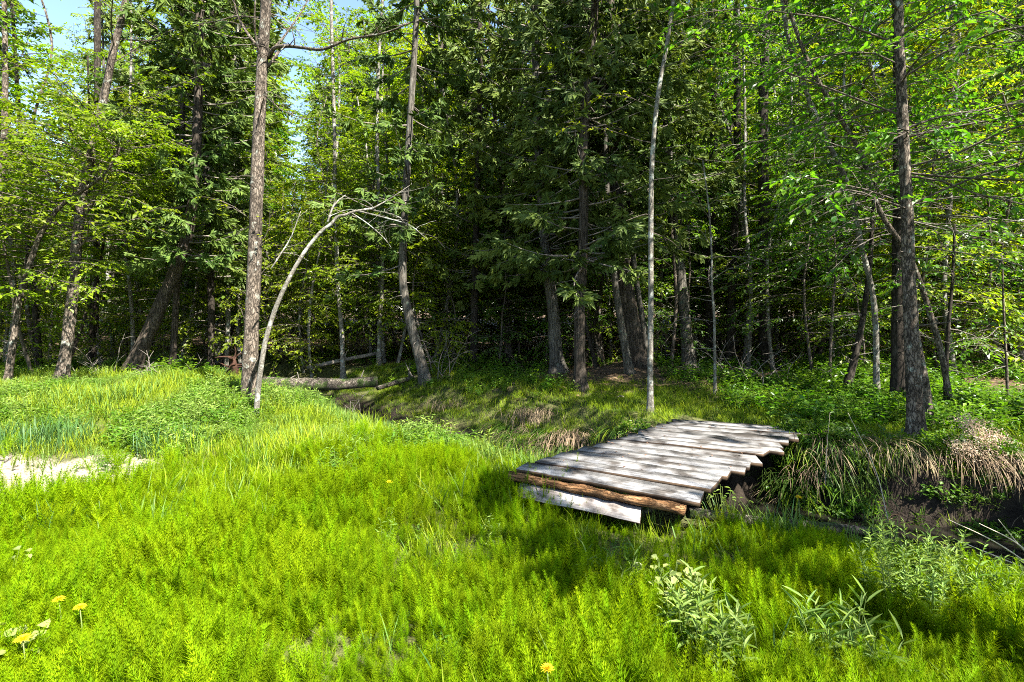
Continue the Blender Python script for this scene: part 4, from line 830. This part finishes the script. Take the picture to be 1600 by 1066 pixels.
# reddish rotten stump left of the meadow trunk
def stump(u, v, d, h, r, label, seed):
    rng = np.random.default_rng(seed); p = W(u, v, d); p[2] = Hz(p[0], p[1])-.05; root = empty('rotten_stump', p, label, 'stump')
    g = Geo(); P = np.array([p+np.array([rng.normal(0, .03), rng.normal(0, .03), z]) for z in np.linspace(0, h, 9)]); tube(g, P, r*np.array([1.5, 1.1, .8, .7, .75, .6, .8, .5, .2]), 14, 0, relief=.5, rng=rng, flare=.8); g.build('stump_body', M['stump'], root, p)
    for k in range(16):
        S = limb_path(rng, P[(1, 6, 7, 5)[k % 4]]+rng.normal(0, .04, 3), rng.uniform(0, 6.28), rng.uniform(-.3, 1.0), rng.uniform(.15, .45), n=4, wob=.35); g = Geo(); tube(g, S, np.linspace(.026, .005, 5), 5); g.build('root', M['stump'], root, p, smooth=True)
stump(366, 600, 10.0, .48, .09, 'dark reddish rotten stump left of the tall meadow trunk', 1)
# dead shrubs of bare stems
def dead_shrub(x, y, n, h, label, seed, group=None, mat='dead_twig', spread=.25):
    rng = np.random.default_rng(seed); z = Hz(x, y); root = empty('dead_shrub', (x, y, z), label, 'dead shrub', group)
    for _ in range(n):
        P = limb_path(rng, (x+rng.normal(0, spread), y+rng.normal(0, spread*.6), z-.03), rng.uniform(0, 6.28), rng.uniform(.75, 1.5), h*rng.uniform(.5, 1.2), bend=-.5, n=6, wob=.12)
        g = Geo(); tube(g, P, np.linspace(.011, .003, len(P)), 5)
        for _ in range(3):
            i = rng.integers(2, 6); S = limb_path(rng, P[i], rng.uniform(0, 6.28), rng.uniform(.1, 1), h*.3, n=3); tube(g, S, [.005, .004, .003, .0015], 3, caps=False)
        g.build('stem', M[mat], root, (x, y, z), smooth=True)
for u, v, d, n, h, lab in ((150, 598, 9.9, 7, .9, 'bare grey shrub between the curved left trunk and the leaning cedar'), (232, 600, 9.9, 6, .7, 'bare stems in front of the leaning cedar base'),
                           (700, 590, 11.2, 8, 1.2, 'tangle of pale dead stems right of the pale leaning cedar'), (540, 610, 9.8, 5, .8, 'bare twigs poking up by the long mossy log'),
                           (1150, 605, 8.9, 9, .9, 'tangled bare shrub behind the deck far end'), (1225, 600, 9.4, 7, .8, 'bare brush right of the tangled shrub'), (1110, 590, 10.2, 6, .9, 'bare brush in front of the ridged olive cedar')):
    p = W(u, v, d); dead_shrub(p[0], p[1], n, h, lab, int(u))

# ------------------------------------------------------------------ plants one can pick out
def tussock(p, n, ln, label, seed, group='dry grass tussocks hanging over the far bank', wdt=.3):
    rng = np.random.default_rng(seed); p = np.array(p); root = empty('dry_tussock', p, label, 'grass tussock', group); g = Geo()
    for _ in range(n):
        b0 = p+np.array([rng.normal(0, wdt), rng.normal(0, .08), rng.normal(0, .03)]); dv = np.array([rng.normal(-.15, .35), -rng.uniform(.3, 1), rng.uniform(.0, .8)]); dv = dv/np.linalg.norm(dv); L = ln*rng.uniform(.6, 1.2); P = [b0]
        for k in range(5): dv = dv+np.array([0, 0, -.42]); dv = dv/np.linalg.norm(dv); P.append(P[-1]+dv*L/5)
        w = .0032; s = np.array([1., .3, 0])*w; V = []
        for q in P[:-1]: V += [q-s, q+s]
        V.append(P[-1]); g.add(np.array(V), [[8, 9, 10]], [[2*k, 2*k+1, 2*k+3, 2*k+2] for k in range(4)], 0, np.clip(rng.normal(.5, .28), 0, 1))
    g.build('blades', M['dry'], root, p)['kind'] = 'stuff'
def bank_point(x, s0):
    ys = np.linspace(2, 14, 1200); y = ys[np.argmin(np.abs(stream_dist(np.full(1200, x), ys)-s0))]; return x, y
for k, (x, s0, n, ln, w, lab) in enumerate(((.45, 1.35, 220, .46, .22, 'dry grass tussock high on the bank left of the deck'), (.95, 1.0, 200, .42, .2, 'dry grass tussock beside the deck left edge'), (-1.1, 1.3, 90, .3, .25, 'faint dry tussock in the middle of the shaded bank'),
        (4.1, .80, 130, .40, .13, 'dry tussock hanging under the large bank trunk'), (4.65, .85, 170, .44, .16, 'dry tussock below the pinkish dead plumes'), (5.1, .85, 130, .42, .14, 'dry tussock nearest the right edge'), (3.55, .8, 90, .30, .15, 'small dry tussock left of the large bank trunk'))):
    bx, by = bank_point(x, s0); tussock((bx, by, Hz(bx, by)+.02), n, ln, lab, k, wdt=w)
def lance_plant(x, y, n, h, label, seed, leaf=.10, wr=.16, mat='lance', spread=.2, per=16):
    rng = np.random.default_rng(seed); z = Hz(x, y); root = empty('leafy_plant', (x, y, z), label, 'plant')
    for _ in range(n):
        g, lv = Geo(), Leaves(); a = rng.uniform(0, 6.28); r = spread*math.sqrt(rng.uniform()); b0 = np.array([x+r*math.cos(a), y+r*math.sin(a), z-.02]); hh = h*rng.uniform(.65, 1.2)
        tip = b0+np.array([math.cos(a)*.3*hh*r/spread, math.sin(a)*.3*hh*r/spread, hh]); tube(g, np.array([b0, (b0+tip)/2+rng.normal(0, .01, 3), tip]), [.003, .0025, .001], 4, 0, caps=False)
        u = np.linspace(.25, 1, per)[:, None]; az = np.arange(per)*2.4+rng.uniform(0, 6); el = rng.uniform(-.1, .5, per)+.6*u[:, 0]**2
        D = np.stack([np.cos(az)*np.cos(el), np.sin(az)*np.cos(el), np.sin(el)], -1); L = leaf*rng.uniform(.6, 1.15, per)*(1.1-.4*u[:, 0])
        lv.add(b0+(tip-b0)*u, D, np.array([0, 0, 1.])+rng.normal(0, .25, (per, 3)), L, L*wr, np.clip(rng.normal(.6, .2, per), 0, 1)); lv.flush(g, 1, True)
        g.build('stem', [M['stem'], M[mat]], root, (x, y, z))
def gp(u, v, z=.0):      # point of the meadow seen at (u, v)
    d = (EYE-z)*FPX/(v-HORIZ); return (u-800)/FPX*d, d
lance_plant(*gp(1450, 965), 85, .36, 'largest leafy clump by the long dry stalks', 1, .068, .22, spread=.27, per=26)
lance_plant(*gp(1115, 1045), 26, .30, 'lance leaved clump below the pale round leaved plant', 2, .11, .19, spread=.17)
lance_plant(*gp(1325, 1055), 22, .27, 'long leaved bright clump at the lower right', 3, .15, .12, spread=.15, per=9)
lance_plant(*gp(950, 925), 9, .24, 'narrow leaved plant in the grass shade', 4, .13, .10, spread=.13, per=8)
def broad_plant(x, y, n, h, rad, leaf, label, seed, mat='pale_leaf', wr=.85):
    rng = np.random.default_rng(seed); z = Hz(x, y); root = empty('broadleaf_plant', (x, y, z), label, 'plant'); lm = []
    for k in range(3):
        g, lv = Geo(), Leaves(); lv.add(np.zeros((1, 3)), np.array([[1., 0, 0]]), np.array([[0, 0, 1.]]), leaf, leaf*wr, .3+.3*k); lv.flush(g, 0, True); lm.append(g.mesh('leaf', M[mat]))
    gs = Geo()
    for k in range(n):
        a = rng.uniform(0, 6.28); r = rad*math.sqrt(rng.uniform()); tip = np.array([x+r*math.cos(a), y+r*math.sin(a), z+h*rng.uniform(.75, 1.1)]); tube(gs, np.array([(x+r*.4*math.cos(a), y+r*.4*math.sin(a), z-.02), tip]), [.0025, .0015], 4, 0, caps=False)
        o = link_mesh('leaf', lm[k % 3], root); o.location = tuple(tip-np.array([x, y, z])); o.rotation_euler = (rng.normal(0, .3), rng.normal(.1, .3), rng.uniform(0, 6.28)); s = rng.uniform(.7, 1.2); o.scale = (s, s, s)
    gs.build('stem', M['stem'], root, (x, y, z))
broad_plant(*gp(1045, 958), 44, .21, .19, .05, 'pale round leaved plant at the edge of the grass shade', 1)
broad_plant(*gp(12, 1075), 26, .20, .17, .055, 'pale leaved clover like plant in the lower left corner', 2)
broad_plant(*gp(8, 915), 7, .17, .13, .075, 'few big pale leaves at the left picture edge', 3, wr=.6)
broad_plant(*gp(1330, 815, -.1), 60, .32, .34, .045, 'small leaved green shrub leaning over the stream', 4, 'fern', .6)
broad_plant(*gp(1135, 812), 34, .30, .18, .04, 'small leafy weed against the deck right side', 5, 'lance', .5)
def dandelion(u, v, h, label, seed, s=1):
    rng = np.random.default_rng(seed); x, y = gp(u, v, h); z = Hz(x, y); root = empty('dandelion', (x, y, z), label, 'dandelion', 'yellow dandelions in the meadow')
    g = Geo(); tube(g, np.array([(x, y, z), (x+.01, y, z+h*.6), (x, y, h-.004)]), [.003, .0028, .0025], 5); g.build('stem', M['stem'], root, (x, y, z), smooth=True)
    g, lv = Geo(), Leaves(); n = 70; az = np.arange(n)*2.4; e = np.linspace(1.3, .12, n); D = np.stack([np.cos(az)*np.cos(e), np.sin(az)*np.cos(e), np.sin(e)], -1)
    lv.add(np.broadcast_to(np.array([x, y, h]), (n, 3)), D, np.array([0, 0, 1.])-D*.5+rng.normal(0, .1, (n, 3)), np.linspace(.016, .032, n)*s, .007*s, np.clip(np.linspace(.1, .8, n), 0, 1)); lv.flush(g, 0); g.build('flower', M['yellow_flower'], root, (x, y, z))
dandelion(36, 1000, .27, 'largest yellow dandelion in the lower left corner', 1, 1.15)
dandelion(92, 938, .24, 'yellow dandelion left of its close neighbour', 2)
dandelion(125, 950, .24, 'yellow dandelion right of its close neighbour', 3)
dandelion(608, 754, .2, 'small far dandelion in the middle of the meadow', 4, 1.1)
dandelion(855, 1046, .28, 'yellow dandelion at the bottom centre edge', 5)
dandelion(1248, 778, .2, 'dandelion in the weeds right of the deck', 6)
# dead plume plant on the far bank
p = W(1535, 745, 5.0); rng = np.random.default_rng(5); root = empty('dead_plume_plant', p, 'pinkish brown dead plume flower heads leaning over the bank', 'dead plant')
for k, (u, v) in enumerate(((1515, 662), (1530, 690), (1550, 682), (1560, 705), (1510, 700), (1575, 720), (1530, 715), (1490, 712), (1558, 730))):
    tip = W(u, v, 5.0+rng.normal(0, .08)); g, lv = Geo(), Leaves(); b0 = W(1590-rng.uniform(0, 30), 770, 4.95)
    P, r_ = resample(np.array([b0, (b0+tip)/2+np.array([.06, 0, .05]), tip]), np.array([.004, .003, .0015]), .06); tube(g, P, r_, 4, 0, caps=False)
    n = 420; d = rng.normal(0, 1, (n, 3)); q = tip+rng.normal(0, 1, (n, 3))*np.array([.062, .045, .038])+np.outer(rng.uniform(-.1, .1, n), [1, 0, -.4])
    lv.add(q, d, rng.normal(0, 1, (n, 3)), rng.uniform(.012, .03, n), .010, rng.uniform(0, 1, n)); lv.flush(g, 1); g.build('plume', [M['plume_stem'], M['plume']], root, p)
# dry stalks
def stalks(name, base, tips, d0, label, seed, w=.0055, cat='dry stalks'):
    b0 = W(*base, d0); root = empty(name, b0, label, cat)
    for k, (mid, tip, dd) in enumerate(tips):
        P, r_ = resample(np.array([b0+np.array([.01*k, 0, 0]), W(*mid, d0-dd*.5), W(*tip, d0-dd)]), np.array([w, w*.8, w*.35]), .05); g = Geo(); tube(g, P, r_, 5); g.build('stalk', M['dry_stem'], root, b0, smooth=True)
stalks('dry_stalks', (1640, 905), [((1560, 850), (1482, 812), .2), ((1570, 875), (1490, 842), .1), ((1560, 890), (1485, 865), .15), ((1580, 900), (1500, 880), .0), ((1590, 850), (1530, 818), .25), ((1600, 860), (1560, 812), .2), ((1570, 915), (1480, 902), .1)], 3.3, 'fan of long bleached stalks arching in from the right', 1)
stalks('dry_stalks', (1640, 1005), [((1540, 965), (1452, 962), .05)], 2.75, 'single curved straw stalk low at the right', 2)
stalks('withered_plant', (1388, 815), [((1368, 735), (1325, 645), 0)], 4.3, 'tall thin dry stem rising in front of the right bank', 3, .004, 'dead plant')
stalks('withered_plant', (1290, 760), [((1292, 700), (1297, 645), 0)], 4.9, 'short faint dry stem right of the deck', 4, .0025, 'dead plant')
# dark broad grass tufts in the meadow
def tuft(u, v, n, h, label, seed, mat='iris', w=.009):
    x, y = gp(u, v, Hz(*gp(u, v))); rng = np.random.default_rng(seed); z = Hz(x, y); root = empty('grass_tuft', (x, y, z), label, 'grass tuft', 'dark grass tufts in the meadow'); g = Geo(); blades(g, rng, n, .13 if n < 40 else .36, h*.5, h, w, .45, .8); g.build('blades', M[mat], root, (0, 0, 0))['kind'] = 'stuff'
for k, (u, v, n, h, lab) in enumerate(((75, 845, 26, .34, 'dark grass tuft below the dry dirt patch'), (130, 835, 22, .32, 'dark grass tuft right of the one below the dirt patch'), (305, 830, 18, .34, 'dark grass tuft in the bright horsetails left of centre'), (345, 785, 16, .3, 'dark grass tuft halfway to the tall meadow trunk'),
        (90, 690, 260, .42, 'lush dark grass clump behind the dirt patch'), (265, 700, 240, .40, 'lush dark grass clump in the middle of the left meadow'), (40, 690, 200, .40, 'lush dark grass clump at the far left behind the dirt'), (1215, 1075, 10, .34, 'upright dark blades at the lower right edge'), (715, 1080, 8, .3, 'dark blades at the bottom centre'), (1140, 820, 20, .3, 'grass tuft beside the grey hidden log'), (1230, 835, 24, .34, 'arching grass tuft in front of the grey hidden log'))):
    tuft(u, v, n, h, lab, k)
